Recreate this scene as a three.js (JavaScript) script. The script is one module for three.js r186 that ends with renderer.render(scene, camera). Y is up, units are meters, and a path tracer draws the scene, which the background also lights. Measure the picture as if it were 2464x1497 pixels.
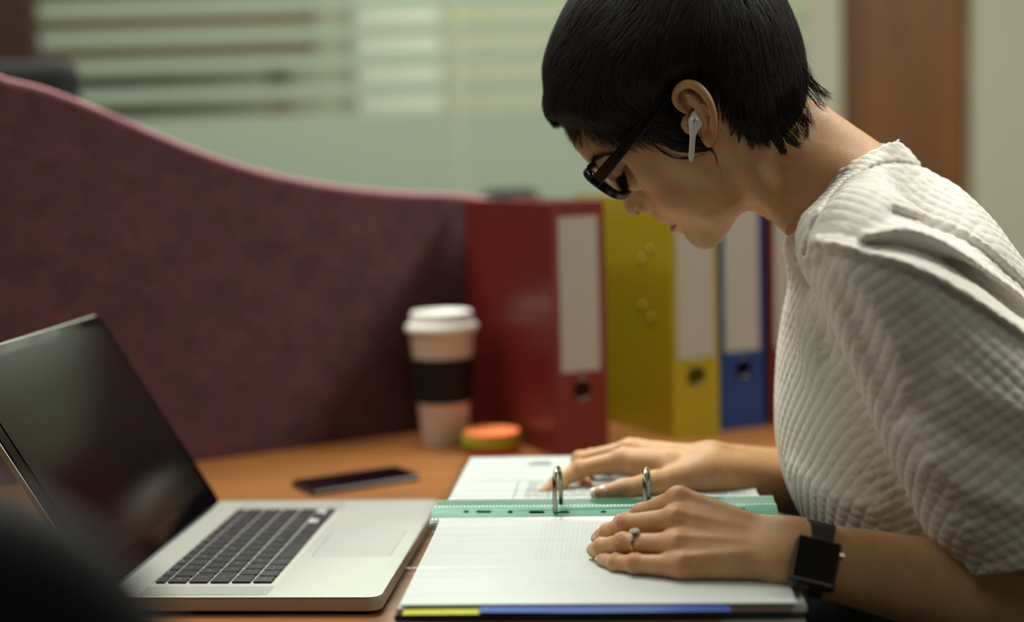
import * as THREE from 'three';
import { RoundedBoxGeometry } from 'three/addons/geometries/RoundedBoxGeometry.js';
import { mergeGeometries, mergeVertices } from 'three/addons/utils/BufferGeometryUtils.js';
import { RectAreaLightUniformsLib } from 'three/addons/lights/RectAreaLightUniformsLib.js';

// ---------- camera, light, exposure ----------
const W = 2464, H = 1497, F = 3766, DESK = 0.74, K = 0.95, EYE = 0.404 * K;   // K: scale that brings the measured laptop and rings to their real size
const scene = new THREE.Scene();
scene.background = new THREE.Color(0x000000);
const camera = new THREE.PerspectiveCamera(2 * Math.atan(H / 2 / F) * 180 / Math.PI, W / H, 0.03, 40);
camera.rotation.order = 'YXZ';
camera.position.set(0, DESK + EYE, 0);
camera.rotation.set(-0.1025, 0, -0.028);
camera.focus = 1.318;
camera.userData.fStop = 2.0;
const renderer = new THREE.WebGLRenderer({ antialias: true });
renderer.toneMapping = THREE.LinearToneMapping;
renderer.toneMappingExposure = 1.12;
renderer.shadowMap.enabled = true;
renderer.shadowMap.type = THREE.PCFSoftShadowMap;
RectAreaLightUniformsLib.init();
camera.updateMatrixWorld(true);
const FINE = true;                          // false for quick looks
const LIDTILT = 31 * Math.PI / 180;
const LIGHT = 0xfcfbf2;
// ceiling panels: [x, z, width, depth, brightness]; the weakest one is an added fill
const PANELS = [
  [-0.36, -2.4, 0.6, 1.2, 21], [-1.7, -1.6, 0.6, 1.2, 6], [1.62, -1.85, 0.6, 1.2, 25], [0.5, 0.4, 0.6, 1.2, 0.9], [0.6, -4.9, 1.2, 0.3, 50], [-0.9, -5.1, 1.2, 0.3, 40],
];

// ---------- pixel helpers (positions measured on the photograph, each at its own real depth) ----------
const CAMQ = camera.quaternion.clone(), CAMP = camera.position.clone();
const CR = new THREE.Vector3(1, 0, 0).applyQuaternion(CAMQ), CU = new THREE.Vector3(0, 1, 0).applyQuaternion(CAMQ), CB = new THREE.Vector3(0, 0, 1).applyQuaternion(CAMQ);
const V = (x, y, z) => new THREE.Vector3(x, y, z);
const ray = (px, py) => V((px - W / 2) / F, -(py - H / 2) / F, -1).applyQuaternion(CAMQ);
const P = (px, py, d) => { const r = ray(px, py); return r.multiplyScalar(d * K / -r.z).add(CAMP); };
const Q = (px, py, y) => { const r = ray(px, py); return r.multiplyScalar((y - CAMP.y) / r.y).add(CAMP); };
const onPlane = (px, py, o, n) => { const r = ray(px, py); return r.multiplyScalar(o.clone().sub(CAMP).dot(n) / r.dot(n)).add(CAMP); };

// ---------- naming ----------
const used = new Map();
function numbered(name) { const n = used.get(name) ?? 0; used.set(name, n + 1); return n ? name + '_' + String(n).padStart(3, '0') : name; }
function shadows(o) { o.castShadow = true; o.receiveShadow = true; return o; }
function tag(o, label, category, group) { Object.assign(o.userData, { label, category }); if (group) o.userData.group = group; return o; }
function thing(name, label, category, pos = V(0, 0, 0), turn = 0, group) {
  const o = new THREE.Group(); o.name = numbered(name); scene.add(o); o.position.copy(pos); o.rotation.y = turn;
  return tag(o, label, category, group);
}
function part(name, geo, mat, parent, label) {
  const m = shadows(new THREE.Mesh(geo, mat)); m.name = numbered(name); (parent ?? scene).add(m);
  if (label) m.userData.label = label;
  return m;
}
function struct(name, geo, mat, parent) { const m = part(name, geo, mat, parent); if (!parent) m.userData.kind = 'structure'; return m; }
const at = (m, x, y, z) => { m.position.set(x, y, z); return m; };
const box = (w, h, d, x = 0, y = 0, z = 0) => new THREE.BoxGeometry(w, h, d).translate(x, y, z);
const rbox = (w, h, d, r, x = 0, y = 0, z = 0, s = 3) => new RoundedBoxGeometry(w, h, d, s, r).translate(x, y, z);
function tube(points, r, seg = 40, sides = 10, closed = false) { return new THREE.TubeGeometry(new THREE.CatmullRomCurve3(points, closed, 'centripetal'), seg, r, sides, closed); }

// ---------- noise, random, textures ----------
function rng(seed) { let s = seed >>> 0; return () => { s = (s + 0x6d2b79f5) | 0; let t = Math.imul(s ^ (s >>> 15), 1 | s); t = (t + Math.imul(t ^ (t >>> 7), 61 | t)) ^ t; return ((t ^ (t >>> 14)) >>> 0) / 4294967296; }; }
const hash = (x, y, z) => { let h = Math.imul(x, 374761393) + Math.imul(y, 668265263) + Math.imul(z, 2147483647 ^ 0x5bd1e995); h = Math.imul(h ^ (h >>> 13), 1274126177); return ((h ^ (h >>> 16)) >>> 0) / 4294967296; };
function noise(x, y, z) {
  const i = Math.floor(x), j = Math.floor(y), k = Math.floor(z); let a = x - i, b = y - j, c = z - k;
  a = a * a * (3 - 2 * a); b = b * b * (3 - 2 * b); c = c * c * (3 - 2 * c);
  const m = (p, q, t) => p + (q - p) * t;
  return m(m(m(hash(i, j, k), hash(i + 1, j, k), a), m(hash(i, j + 1, k), hash(i + 1, j + 1, k), a), b), m(m(hash(i, j, k + 1), hash(i + 1, j, k + 1), a), m(hash(i, j + 1, k + 1), hash(i + 1, j + 1, k + 1), a), b), c);
}
function pnoise(x, y, nx, ny, s = 0) {         // tiles every nx, ny
  const i = Math.floor(x), j = Math.floor(y); let a = x - i, b = y - j; a = a * a * (3 - 2 * a); b = b * b * (3 - 2 * b);
  const w = (p, n) => ((p % n) + n) % n, h = (p, q) => hash(w(p, nx), w(q, ny), s);
  return (h(i, j) * (1 - a) + h(i + 1, j) * a) * (1 - b) + (h(i, j + 1) * (1 - a) + h(i + 1, j + 1) * a) * b;
}
function texture(n, m, fn, srgb = true, rx = 1, ry = 1) {
  const data = new Uint8Array(n * m * 4);
  for (let y = 0; y < m; y++) for (let x = 0; x < n; x++) { const c = fn(x / n, y / m), i = (y * n + x) * 4; for (let k = 0; k < 3; k++) data[i + k] = Math.max(0, Math.min(255, (Array.isArray(c) ? c[k] : c) * 255)); data[i + 3] = 255; }
  const t = new THREE.DataTexture(data, n, m); t.wrapS = t.wrapT = THREE.RepeatWrapping; t.magFilter = THREE.LinearFilter; t.minFilter = THREE.LinearFilter;
  if (srgb) t.colorSpace = THREE.SRGBColorSpace;
  t.repeat.set(rx, ry); t.needsUpdate = true; return t;
}
function canvasTexture(w, h, draw) {
  const c = document.createElement('canvas'); c.width = w; c.height = h; draw(c.getContext('2d'), w, h);
  const t = new THREE.CanvasTexture(c); t.colorSpace = THREE.SRGBColorSpace; return t;
}
const std = (o) => new THREE.MeshStandardMaterial(o), phys = (o) => new THREE.MeshPhysicalMaterial(o);
// uv in metres from positions, for boxes and extrusions: the two axes across the face's normal
function metreUV(g, sx = 1, sy = 1) {
  if (g.index) g = g.toNonIndexed();
  const p = g.attributes.position, n = g.attributes.normal, uv = new Float32Array(p.count * 2);
  for (let i = 0; i < p.count; i++) {
    const x = Math.abs(n.getX(i)), y = Math.abs(n.getY(i)), z = Math.abs(n.getZ(i));
    const [a, b] = y >= x && y >= z ? [p.getX(i), p.getZ(i)] : x > z ? [p.getZ(i), p.getY(i)] : [p.getX(i), p.getY(i)];
    uv[i * 2] = a * sx; uv[i * 2 + 1] = b * sy;
  }
  g.setAttribute('uv', new THREE.BufferAttribute(uv, 2)); return g;
}
// ---------- room ----------
const woodTex = texture(1024, 512, (u, v) => {
  const w = pnoise(u * 6, v * 60, 6, 60, 3) * 0.5 + pnoise(u * 12, v * 200, 12, 200, 4) * 0.3 + pnoise(u * 40, v * 400, 40, 400, 5) * 0.2, b = pnoise(u * 3, v * 9, 3, 9, 8);
  const k = 0.80 + 0.26 * w + 0.1 * (b - 0.5);
  return [0.59 * k, 0.375 * k, 0.165 * k];
}, true, 1, 1);
const deskMat = std({ map: woodTex, roughness: 0.42 });
woodTex.repeat.set(1.1, 1.6);
const doorTex = texture(256, 1024, (u, v) => { const w = pnoise(u * 60, v * 5, 60, 5, 13) * 0.6 + pnoise(u * 120, v * 20, 120, 20, 14) * 0.4, k = 0.82 + 0.3 * w; return [0.43 * k, 0.275 * k, 0.11 * k]; });
const doorMat = std({ map: doorTex, roughness: 0.5 });
const darkDoorMat = std({ map: doorTex, color: 0x8a7a70, roughness: 0.5 });
const paintMat = std({ color: 0xaca892, roughness: 0.85, bumpMap: texture(256, 256, (u, v) => pnoise(u * 90, v * 90, 90, 90, 2), false), bumpScale: 0.0005 });
const ceilMat = std({ color: 0xd9d8cf, roughness: 0.9 });
const carpetTex = texture(512, 512, (u, v) => { const k = 0.5 + 0.5 * pnoise(u * 200, v * 200, 200, 200, 31) * (0.6 + 0.4 * pnoise(u * 20, v * 20, 20, 20, 32)); return [0.26 * k, 0.26 * k, 0.29 * k]; });
carpetTex.repeat.set(6, 6);
const RX0 = -3.2, RX1 = 3.4, RZ0 = -6.3, RZ1 = 1.6, RH = 2.7, ZG = -4.15;
struct('floor', box(RX1 - RX0, 0.1, RZ1 - RZ0, (RX0 + RX1) / 2, -0.05, (RZ0 + RZ1) / 2), std({ map: carpetTex, roughness: 0.95 }));
struct('ceiling', box(RX1 - RX0, 0.1, RZ1 - RZ0, (RX0 + RX1) / 2, RH + 0.05, (RZ0 + RZ1) / 2), ceilMat);
struct('wall_left', box(0.1, RH, RZ1 - RZ0, RX0 - 0.05, RH / 2, (RZ0 + RZ1) / 2), paintMat);
struct('wall_right', box(0.1, RH, RZ1 - RZ0, RX1 + 0.05, RH / 2, (RZ0 + RZ1) / 2), paintMat);
struct('wall_front', box(RX1 - RX0 + 0.2, RH, 0.1, (RX0 + RX1) / 2, RH / 2, RZ1 + 0.05), std({ color: 0x4a473f, roughness: 0.9 }));
struct('wall_back', box(RX1 - RX0 + 0.2, RH, 0.1, (RX0 + RX1) / 2, RH / 2, RZ0 - 0.05), paintMat);
// glazed partition: everything measured on the plane z = ZG
const gx = (px) => P(px, 361, -ZG / K).x, gy = (py) => P(800, py, -ZG / K).y;
const xL = gx(112), xR = gx(1935), xD0 = gx(2010), xD1 = gx(2325);
{
  const part_ = (n, x0, x1, mat) => struct(n, metreUV(box(x1 - x0, RH, 0.12, (x0 + x1) / 2, RH / 2, ZG), 1, 0.5), mat);
  part_('trim_1', gx(-140), xL, darkDoorMat);
  part_('wall_partition_left', RX0, gx(-140), paintMat);
  struct('trim_2', box(xD0 - xR, RH, 0.16, (xD0 + xR) / 2, RH / 2, ZG), paintMat);
  const dg = struct('door_1', metreUV(box(xD1 - xD0, 2.1, 0.05, (xD0 + xD1) / 2, 1.05, ZG - 0.02), 1, 0.5), doorMat);
  struct('wall_over_door', box(xD1 - xD0, RH - 2.1, 0.12, (xD0 + xD1) / 2, (RH + 2.1) / 2, ZG), paintMat);
  part_('wall_partition_right', xD1, RX1, paintMat);
  const win = new THREE.Group(); win.name = 'window_1'; win.userData.kind = 'structure'; scene.add(win);
  const glass = phys({ color: 0xeef4ee, roughness: 0.02, transmission: 1, thickness: 0, ior: 1.5 });
  const film = phys({ color: 0xbec8b8, roughness: 0.85, transmission: 0.55, thickness: 0, ior: 1.3 });
  const mull = gx(1108);
  for (const [a, b] of [[xL, mull - 0.002], [mull + 0.002, xR]]) struct('pane', box(b - a, RH, 0.01, (a + b) / 2, RH / 2, ZG), glass, win);
  const strip = (y0, y1) => { const h = gy(y0) - gy(y1); for (const [a, b] of [[xL, mull - 0.002], [mull + 0.002, xR]]) struct('frosted_film', box(b - a, h, 0.0012, (a + b) / 2, (gy(y0) + gy(y1)) / 2, ZG + 0.0065), film, win); };
  strip(272, 1370);
  for (let k = 0; k < 12; k++) strip(201 - 70 * k, 235 - 70 * k);
  // corridor behind the glass: a pale wall, a dark timber bulkhead and a doorpost
  const d = 5.75, X = (px) => P(px, 361, d / K).x, Y = (py) => P(600, py, d / K).y;
  struct('trim_3', box(X(760) - X(60), RH - Y(142), 0.25, (X(60) + X(760)) / 2, (RH + Y(142)) / 2, -d), std({ color: 0x54452e, roughness: 0.8 }));
  struct('added_bright_panel_2', box(X(1055) - X(835), 2.1, 0.06, (X(835) + X(1055)) / 2, 1.05, RZ0 + 0.04), std({ color: 0xcac8bb, roughness: 0.6 }));  // added pale panel, its colour stands in for a brightly lit stretch of wall
  struct('trim_4', box(X(700) - X(655), Y(142), 0.1, (X(655) + X(700)) / 2, Y(142) / 2, -d), std({ color: 0x6a5c40, roughness: 0.8 }));
}
// ceiling light panels: glowing diffuser plus an area light just under it
PANELS.forEach(([x, z, w, d, I], i) => {
  const where = ['above the middle of the maroon screen', 'by the left-hand wall', 'behind the seated woman’s back', 'near the camera, added as weak fill', 'over the corridor behind the frosted glass', 'over the left end of the corridor'][i];
  const t = thing('ceiling_light', 'white framed ceiling light panel ' + where, 'light', V(x, RH, z), 0);
  const fr = [[w + 0.04, 0.03, 0.02, 0, d / 2 + 0.01], [w + 0.04, 0.03, 0.02, 0, -d / 2 - 0.01], [0.02, 0.03, d, w / 2 + 0.01, 0], [0.02, 0.03, d, -w / 2 - 0.01, 0]];
  part('frame', mergeGeometries(fr.map(([a, b, c, px, pz]) => box(a, b, c, px, -0.015, pz))), ceilMat, t);
  part('diffuser', box(w, 0.012, d, 0, -0.012, 0), std({ color: 0xf4f4ee, emissive: LIGHT, emissiveIntensity: 2.0, roughness: 0.7 }), t);
  const l = new THREE.RectAreaLight(LIGHT, I, w, d); l.position.set(x, RH - 0.025, z); l.rotation.x = -Math.PI / 2; l.name = 'ceiling_lamp_light_' + i; scene.add(l);
});
// ---------- desk and the fabric screen ----------
const flat = (pts) => { const s = new THREE.Shape(); pts.forEach(([x, z], i) => i ? s.lineTo(x * K, -z * K) : s.moveTo(x * K, -z * K)); return s; };
const smoothEdge = new THREE.CatmullRomCurve3([[0.235, -1.0], [0.238, -1.2], [0.25, -1.45], [0.285, -1.68], [0.40, -1.88], [0.60, -2.0], [0.95, -2.06]].map(([x, z]) => V(x, 0, z))).getPoints(40).map((p) => [p.x, p.z]);
const PA = V(-0.428, 0, -2.067).multiplyScalar(K), PE = V(1, 0, -0.63).normalize(), PN = V(0.63, 0, 1).normalize(), PYAW = Math.atan2(0.63, 1);
const along = (t) => PA.clone().addScaledVector(PE, t);
{
  const a = along(-0.75), b = along(1.45);
  const pts = [[-1.0, -1.0], ...smoothEdge, [b.x / K, b.z / K], [a.x / K, a.z / K], [-1.0, a.z / K]];
  const g = new THREE.ExtrudeGeometry(flat(pts), { depth: 0.022, bevelEnabled: true, bevelSize: 0.003, bevelThickness: 0.003, bevelSegments: 3, curveSegments: 8 }).rotateX(-Math.PI / 2).translate(0, DESK - 0.025, 0);
  const d = thing('desk', 'orange-brown wooden desk that everything stands on', 'desk');
  part('desktop', metreUV(g), deskMat, d);
  const legMat = std({ color: 0x3a3a3c, roughness: 0.5, metalness: 0.4 });
  for (const [x, z] of [[-0.85, -1.1], [0.1, -1.1], [-0.85, -1.6], [0.85, -2.35]]) part('leg', new THREE.CylinderGeometry(0.025, 0.025, DESK - 0.028, 20).translate(x, (DESK - 0.028) / 2, z), legMat, d);
}
const maroonTex = texture(512, 512, (u, v) => {
  const weave = 0.5 + 0.25 * Math.sin(u * 512 * Math.PI / 3) + 0.25 * Math.sin(v * 512 * Math.PI / 3), fleck = pnoise(u * 170, v * 170, 170, 170, 5), blot = pnoise(u * 14, v * 14, 14, 14, 6), warm = pnoise(u * 34, v * 34, 34, 34, 9);
  const k = 0.78 + 0.1 * weave + 0.16 * (fleck - 0.5) + 0.16 * (blot - 0.5); return [0.40 * k + 0.03 * (warm - 0.5), 0.235 * k + 0.045 * (warm - 0.5), 0.26 * k - 0.03 * (warm - 0.5)];
});
const maroonBump = texture(256, 256, (u, v) => 0.5 + 0.25 * Math.sin(u * 256 * Math.PI / 2) + 0.25 * Math.sin(v * 256 * Math.PI / 2), false);
maroonTex.repeat.set(3.2, 3.2); maroonBump.repeat.set(8, 8);
{
  const n = PN, tops = [[0, 196], [100, 222], [200, 258], [300, 300], [400, 343], [500, 382], [600, 415], [700, 440], [800, 458], [900, 470], [1000, 477], [1100, 480]].map(([x, y]) => { const p = onPlane(x, y, PA, n); return [p.clone().sub(PA).dot(PE), p.y]; });
  const [t0, y0] = tops[0], lead = [[t0 - 0.35, y0 + 0.09], [t0 - 0.18, y0 + 0.082], [t0 - 0.07, y0 + 0.043]], end = tops[tops.length - 1][1];
  const curve = new THREE.CatmullRomCurve3([...lead, ...tops, [tops[tops.length - 1][0] + 0.05, end - 0.008], [tops[tops.length - 1][0] + 0.14, end - 0.03], [tops[tops.length - 1][0] + 0.3, end - 0.045], [1.15, end - 0.05]].map(([a, b]) => V(a, b, 0))).getPoints(90);
  const s = new THREE.Shape(); s.moveTo(curve[0].x, DESK - 0.3); s.lineTo(curve[90].x, DESK - 0.3); for (let i = 90; i >= 0; i--) s.lineTo(curve[i].x, curve[i].y);
  const screen = thing('desk_screen', 'maroon fabric desk screen with a wavy sloping top edge behind the laptop', 'partition', PA.clone().addScaledVector(n, -0.036).setY(0), PYAW);
  part('fabric_panel', metreUV(new THREE.ExtrudeGeometry(s, { depth: 0.028, bevelEnabled: true, bevelThickness: 0.002, bevelSize: 0.002, bevelSegments: 2, curveSegments: 4 }).translate(0, 0, 0.002)), std({ map: maroonTex, roughness: 0.95, bumpMap: maroonBump, bumpScale: 0.0004 }), screen);
  const trim = [curve.map((p) => V(p.x, p.y + 0.004, 0.004)), curve.map((p) => V(p.x, p.y + 0.004, 0.026))];
  const tg = mergeGeometries([tube(trim[0], 0.0042, 120, 8), tube(trim[1], 0.0042, 120, 8), (() => { const q = []; const idx = []; curve.forEach((p, i) => { q.push(p.x, p.y + 0.0082, 0.004, p.x, p.y + 0.0082, 0.026); if (i) idx.push(2 * i - 2, 2 * i - 1, 2 * i, 2 * i, 2 * i - 1, 2 * i + 1); }); const g = new THREE.BufferGeometry(); g.setAttribute('position', new THREE.Float32BufferAttribute(q, 3)); g.setAttribute('uv', new THREE.Float32BufferAttribute(q.map(() => 0).slice(0, q.length / 3 * 2), 2)); g.setIndex(idx); g.computeVertexNormals(); return g; })()]);
  part('edge_trim', tg, std({ color: 0xa8707a, roughness: 0.75 }), screen, 'paler pink edging strip');
  part('support_foot', box(0.05, DESK - 0.3, 0.04, -0.6, (DESK - 0.3) / 2, 0.016), std({ color: 0x303032, roughness: 0.6 }), screen);
  part('support_foot', box(0.05, DESK - 0.3, 0.04, 0.9, (DESK - 0.3) / 2, 0.016), std({ color: 0x303032, roughness: 0.6 }), screen);
}

// ---------- lever-arch files standing against the screen ----------
const metal = std({ color: 0xb9b6ab, metalness: 1, roughness: 0.22 }), blackPlastic = std({ color: 0x0b0b0d, roughness: 0.4 });
const darkMetal = std({ color: 0x6b665e, metalness: 1, roughness: 0.35 });
const labelMat = std({ color: 0xa29a90, roughness: 0.7 }), pageEdge = std({ color: 0xcfcabd, roughness: 0.9 });
const BD = 0.263, BH = 0.318;
function board(w, h, t, hole) {                       // rounded board with a finger hole if asked
  const r = 0.003, s = new THREE.Shape(); s.moveTo(r, 0); s.lineTo(w - r, 0); s.quadraticCurveTo(w, 0, w, r); s.lineTo(w, h - r); s.quadraticCurveTo(w, h, w - r, h); s.lineTo(r, h); s.quadraticCurveTo(0, h, 0, h - r); s.lineTo(0, r); s.quadraticCurveTo(0, 0, r, 0);
  if (hole) { const p = new THREE.Path(); p.absarc(hole[0], hole[1], hole[2], 0, Math.PI * 2, true); s.holes.push(p); }
  return new THREE.ExtrudeGeometry(s, { depth: t - 0.0012, bevelEnabled: true, bevelThickness: 0.0006, bevelSize: 0.0006, bevelSegments: 2, curveSegments: 24 }).translate(0, 0, 0.0006);
}
// local axes: x along the spine's width, z out of the spine, y up; the front-left spine corner is the origin
function leverFile(name, label, color, pos, turn, width, opts = {}) {
  const t = thing(name, label, 'binder', pos, turn, 'files standing along the screen');
  const cloth = std({ color, roughness: opts.rough ?? 0.33 });
  part('cover', board(BD, BH, 0.0028).rotateY(Math.PI / 2).translate(0, 0, 0), cloth, t);
  part('cover', board(BD, BH, 0.0028).rotateY(Math.PI / 2).translate(width - 0.0028, 0, 0), cloth, t);
  const hx = width / 2 + 0.001, hy = 0.083, hr = 0.0125;
  part('spine', board(width, BH, 0.0028, [hx, hy, hr]), cloth, t);
  const ring = new THREE.TorusGeometry(hr + 0.0004, 0.0011, 10, 36).translate(hx, hy, 0.0030);
  part('finger_ring', ring, darkMetal, t);
  part('spine_label', new THREE.ExtrudeGeometry(new THREE.Shape([[-1, -1], [1, -1], [1, 1], [-1, 1]].map(([a, b]) => new THREE.Vector2(a * 0.0275, b * 0.097))), { depth: 0.0006, bevelEnabled: false }).translate(width / 2, 0.203, 0.0028), labelMat, t);
  part('paper_block', box(width - 0.022, BH - 0.022, BD - 0.13, width / 2, BH / 2 - 0.004, -BD / 2 - 0.05), pageEdge, t);
  if (opts.rivets) for (const [z, y] of opts.rivets) part('rivet', new THREE.CylinderGeometry(0.0048, 0.0056, 0.0016, 20).rotateZ(Math.PI / 2).translate(-0.0006, y, z), std({ color: 0x8a7d2a, roughness: 0.4, metalness: 0.6 }), t);
  return t;
}
const BY = 25 * Math.PI / 180;
const wpos = (x, z, y = DESK) => V(x * K, y, z * K);
// boards are built with cover along -z
leverFile('lever_arch_file', 'red lever arch file nearest the coffee cup', 0x6e241f, wpos(0.052, -2.027), BY, 0.074);
leverFile('lever_arch_file', 'yellow lever arch file with round rivets on its cover', 0x9a8a12, wpos(0.2165, -2.125), BY, 0.07, { rivets: [[-0.052, 0.246], [-0.075, 0.232], [-0.052, 0.155], [-0.075, 0.17]] });
leverFile('lever_arch_file', 'blue lever arch file between the yellow one and another red one', 0x0b3570, wpos(0.290, -2.187), BY, 0.07);
leverFile('lever_arch_file', 'red lever arch file half hidden behind the woman’s chest', 0x661e1b, wpos(0.3665, -2.222), BY, 0.07);

// ---------- takeaway cup ----------
{
  const c = Q(1072, 1066, DESK), t = thing('coffee_cup', 'white takeaway coffee cup with a black sleeve and white lid', 'cup', V(c.x, DESK, c.z - 0.005));
  const pr = (pts) => new THREE.LatheGeometry(pts.map(([r, y]) => new THREE.Vector2(r, y)), 56);
  const body = (y) => 0.0305 + 0.0125 * y / 0.155;
  part('cup_body', pr([[0, 0.004], [0.0285, 0.004], [0.029, 0], [0.0305, 0], [body(0.155), 0.153], [body(0.155) + 0.0012, 0.156], [body(0.155) - 0.001, 0.157], [0.0395, 0.15]]), std({ color: 0xe6d6c4, roughness: 0.6 }), t);
  part('sleeve', pr([[body(0.056) + 0.0002, 0.056], [body(0.056) + 0.0018, 0.0565], [body(0.115) + 0.0018, 0.1145], [body(0.115) + 0.0002, 0.115]]), std({ color: 0x0d0a0a, roughness: 0.75 }), t);
  part('lid', pr([[0.0445, 0.149], [0.0475, 0.1495], [0.0482, 0.154], [0.0465, 0.1585], [0.0438, 0.1605], [0.0415, 0.163], [0.0405, 0.1735], [0.039, 0.1755], [0.0365, 0.1755], [0.035, 0.1715], [0, 0.1705]]), std({ color: 0xf2f0e6, roughness: 0.4 }), t);
}
// ---------- round memo pads ----------
{
  const c = Q(1184, 1083, DESK); let y = DESK;
  const disc = (h, r, wob) => { const pts = [[0, 0], [r - 0.001, 0], [r, 0.001], [r, h - 0.001], [r - 0.001, h], [0, h]].map(([a, b]) => new THREE.Vector2(a, b)); return new THREE.LatheGeometry(pts, 48); };
  [[0.0085, 0.0345, 0xd8463a, 'lower red round memo pad at the foot of the red file', 0.001], [0.0125, 0.0365, 0xa9b52c, 'green round memo pad between the orange and the red pads', -0.0015], [0.0055, 0.0362, 0xff8a48, 'orange round memo pad on top of the small stack', 0]].forEach(([h, r, col, label, dx]) => {
    const t = thing('memo_pad', label, 'memo pad', V(c.x + dx, y, c.z + 0.004), 0, 'stacked memo pads'); y += h;
    part('paper_pad', disc(h, r), std({ color: col, roughness: 0.7 }), t);
  });
}
// ---------- phone ----------
{
  const c = Q(857, 1164, DESK), t = thing('smartphone', 'black smartphone lying face up between the laptop and the screen', 'phone', V(c.x, DESK, c.z), 0.53);
  part('body', rbox(0.137, 0.0062, 0.067, 0.003, 0, 0.0037, 0, 4), std({ color: 0x6d6a6c, metalness: 0.8, roughness: 0.3 }), t);
  part('glass_front', rbox(0.1345, 0.0012, 0.0645, 0.0005, 0, 0.0071, 0), phys({ color: 0x060408, roughness: 0.12 }), t);
  part('camera_bump', rbox(0.012, 0.0008, 0.012, 0.0003, -0.055, 0.0004, -0.022), blackPlastic, t);
}
// ---------- laptop: x to the front edge (towards the woman), z to the near side ----------
{
  const nr = Q(915, 1437, DESK + 0.0155), fr = Q(1060, 1200, DESK + 0.0155), ang = Math.atan2(fr.x - nr.x, -(fr.z - nr.z));
  const LW = 0.364, LD = 0.247, BT = 0.0125;
  const L = thing('laptop', 'open silver laptop with black keys and a dark screen', 'laptop', nr, -ang); L.position.y = DESK;
  const alu = std({ color: 0xb4b6ae, metalness: 0.55, roughness: 0.42, bumpMap: texture(256, 256, (u, v) => hash(u * 256 | 0, v * 256 | 0, 7), false, 30, 30), bumpScale: 0.00004 });
  // plan shapes: X in [-LD, 0], Z in [-LW, 0]
  const plan = (x0, x1, z0, z1, r) => { const s = new THREE.Shape(); s.moveTo(x0 + r, z0); s.lineTo(x1 - r, z0); s.absarc(x1 - r, z0 + r, r, -Math.PI / 2, 0); s.lineTo(x1, z1 - r); s.absarc(x1 - r, z1 - r, r, 0, Math.PI / 2); s.lineTo(x0 + r, z1); s.absarc(x0 + r, z1 - r, r, Math.PI / 2, Math.PI); s.lineTo(x0, z0 + r); s.absarc(x0 + r, z0 + r, r, Math.PI, Math.PI * 1.5); return s; };
  const hole = (s, x0, x1, z0, z1, r) => s.holes.push(new THREE.Path(plan(x0, x1, z0, z1, r).getPoints(6).reverse()));
  const slab = (s, y0, h, b) => new THREE.ExtrudeGeometry(s, { depth: h - 2 * b, bevelEnabled: b > 0, bevelThickness: b, bevelSize: b, bevelOffset: -b, bevelSegments: 3, curveSegments: 8 }).rotateX(Math.PI / 2).translate(0, y0 + h - b, 0);
  // rotateX(+90) sends shape (x, y) to (x, z = y) and depth downwards
  const KX0 = -0.210, KX1 = -0.098, KZ0 = -0.322, KZ1 = -0.0415;      // keyboard well
  const TX0 = -0.088, TX1 = -0.014, TZ0 = -0.2345, TZ1 = -0.130;      // trackpad
  const y0 = 0.003;
  part('base', slab(plan(-LD, 0, -LW, 0, 0.011), y0, BT - 0.0012, 0.001), alu, L);
  const top = plan(-LD, 0, -LW, 0, 0.011); hole(top, KX0, KX1, KZ0, KZ1, 0.003); hole(top, TX0, TX1, TZ0, TZ1, 0.002);
  part('deck', slab(top, y0 + BT - 0.0013, 0.0013, 0.0003), alu, L);
  part('trackpad', rbox(TX1 - TX0 - 0.0006, 0.0011, TZ1 - TZ0 - 0.0006, 0.0003, (TX0 + TX1) / 2, y0 + BT - 0.0007, (TZ0 + TZ1) / 2), std({ color: 0xa3a69f, metalness: 0.35, roughness: 0.5 }), L, 'grey glass trackpad');
  part('keyboard_tray', box(KX1 - KX0, 0.0003, KZ1 - KZ0, (KX0 + KX1) / 2, y0 + BT - 0.0011, (KZ0 + KZ1) / 2), std({ color: 0xb4b5ad, metalness: 0.5, roughness: 0.5 }), L);
  for (const [x, z] of [[-0.02, -0.02], [-0.02, -0.344], [-0.227, -0.02], [-0.227, -0.344]]) part('rubber_foot', new THREE.CylinderGeometry(0.006, 0.006, 0.0032, 18).translate(x, 0.0016, z), blackPlastic, L);
  // speaker grilles either side of the keys: a field of tiny holes, printed as fine dots
  const dots = texture(256, 256, (u, v) => { const a = (u * 16 % 1) - 0.5, b = (v * 16 % 1) - 0.5; const r = Math.hypot(a, b); return r < 0.28 ? [0.12, 0.12, 0.11] : [0.70, 0.70, 0.66]; });
  for (const [z0, z1] of [[-0.0325, -0.0065], [-0.3575, -0.3315]]) {
    const g = box(0.112, 0.0002, z1 - z0, -0.154, y0 + BT + 0.0001, (z0 + z1) / 2); const m = metreUV(g, 1 / 0.0235, 1 / 0.0235); part('speaker_grille', m, std({ map: dots, metalness: 0.4, roughness: 0.5 }), L);
  }
  // keys
  const keyMat = std({ color: 0x0d0b0d, roughness: 0.45 }), legendMat = std({ color: 0x8d8a88, roughness: 0.6 });
  const pitch = 0.01905, gap = 0.0031, shapes = new Map();
  const keyGeo = (w, d) => { const k = w.toFixed(4) + d.toFixed(4); if (!shapes.has(k)) shapes.set(k, rbox(d - gap, 0.0024, w - gap, 0.0007, 0, 0, 0, 2)); return shapes.get(k); };
  const legends = ['a', 'b', 'c', 'd'].map((_, k) => mergeGeometries([0, 1, 2].slice(0, 1 + k % 3).map((j) => box(0.0016, 0.0001, 0.0006 + 0.0008 * (k % 2), -0.002 + 0.0022 * j, 0, 0.0012 * ((k + j) % 3 - 1)))));
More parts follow.
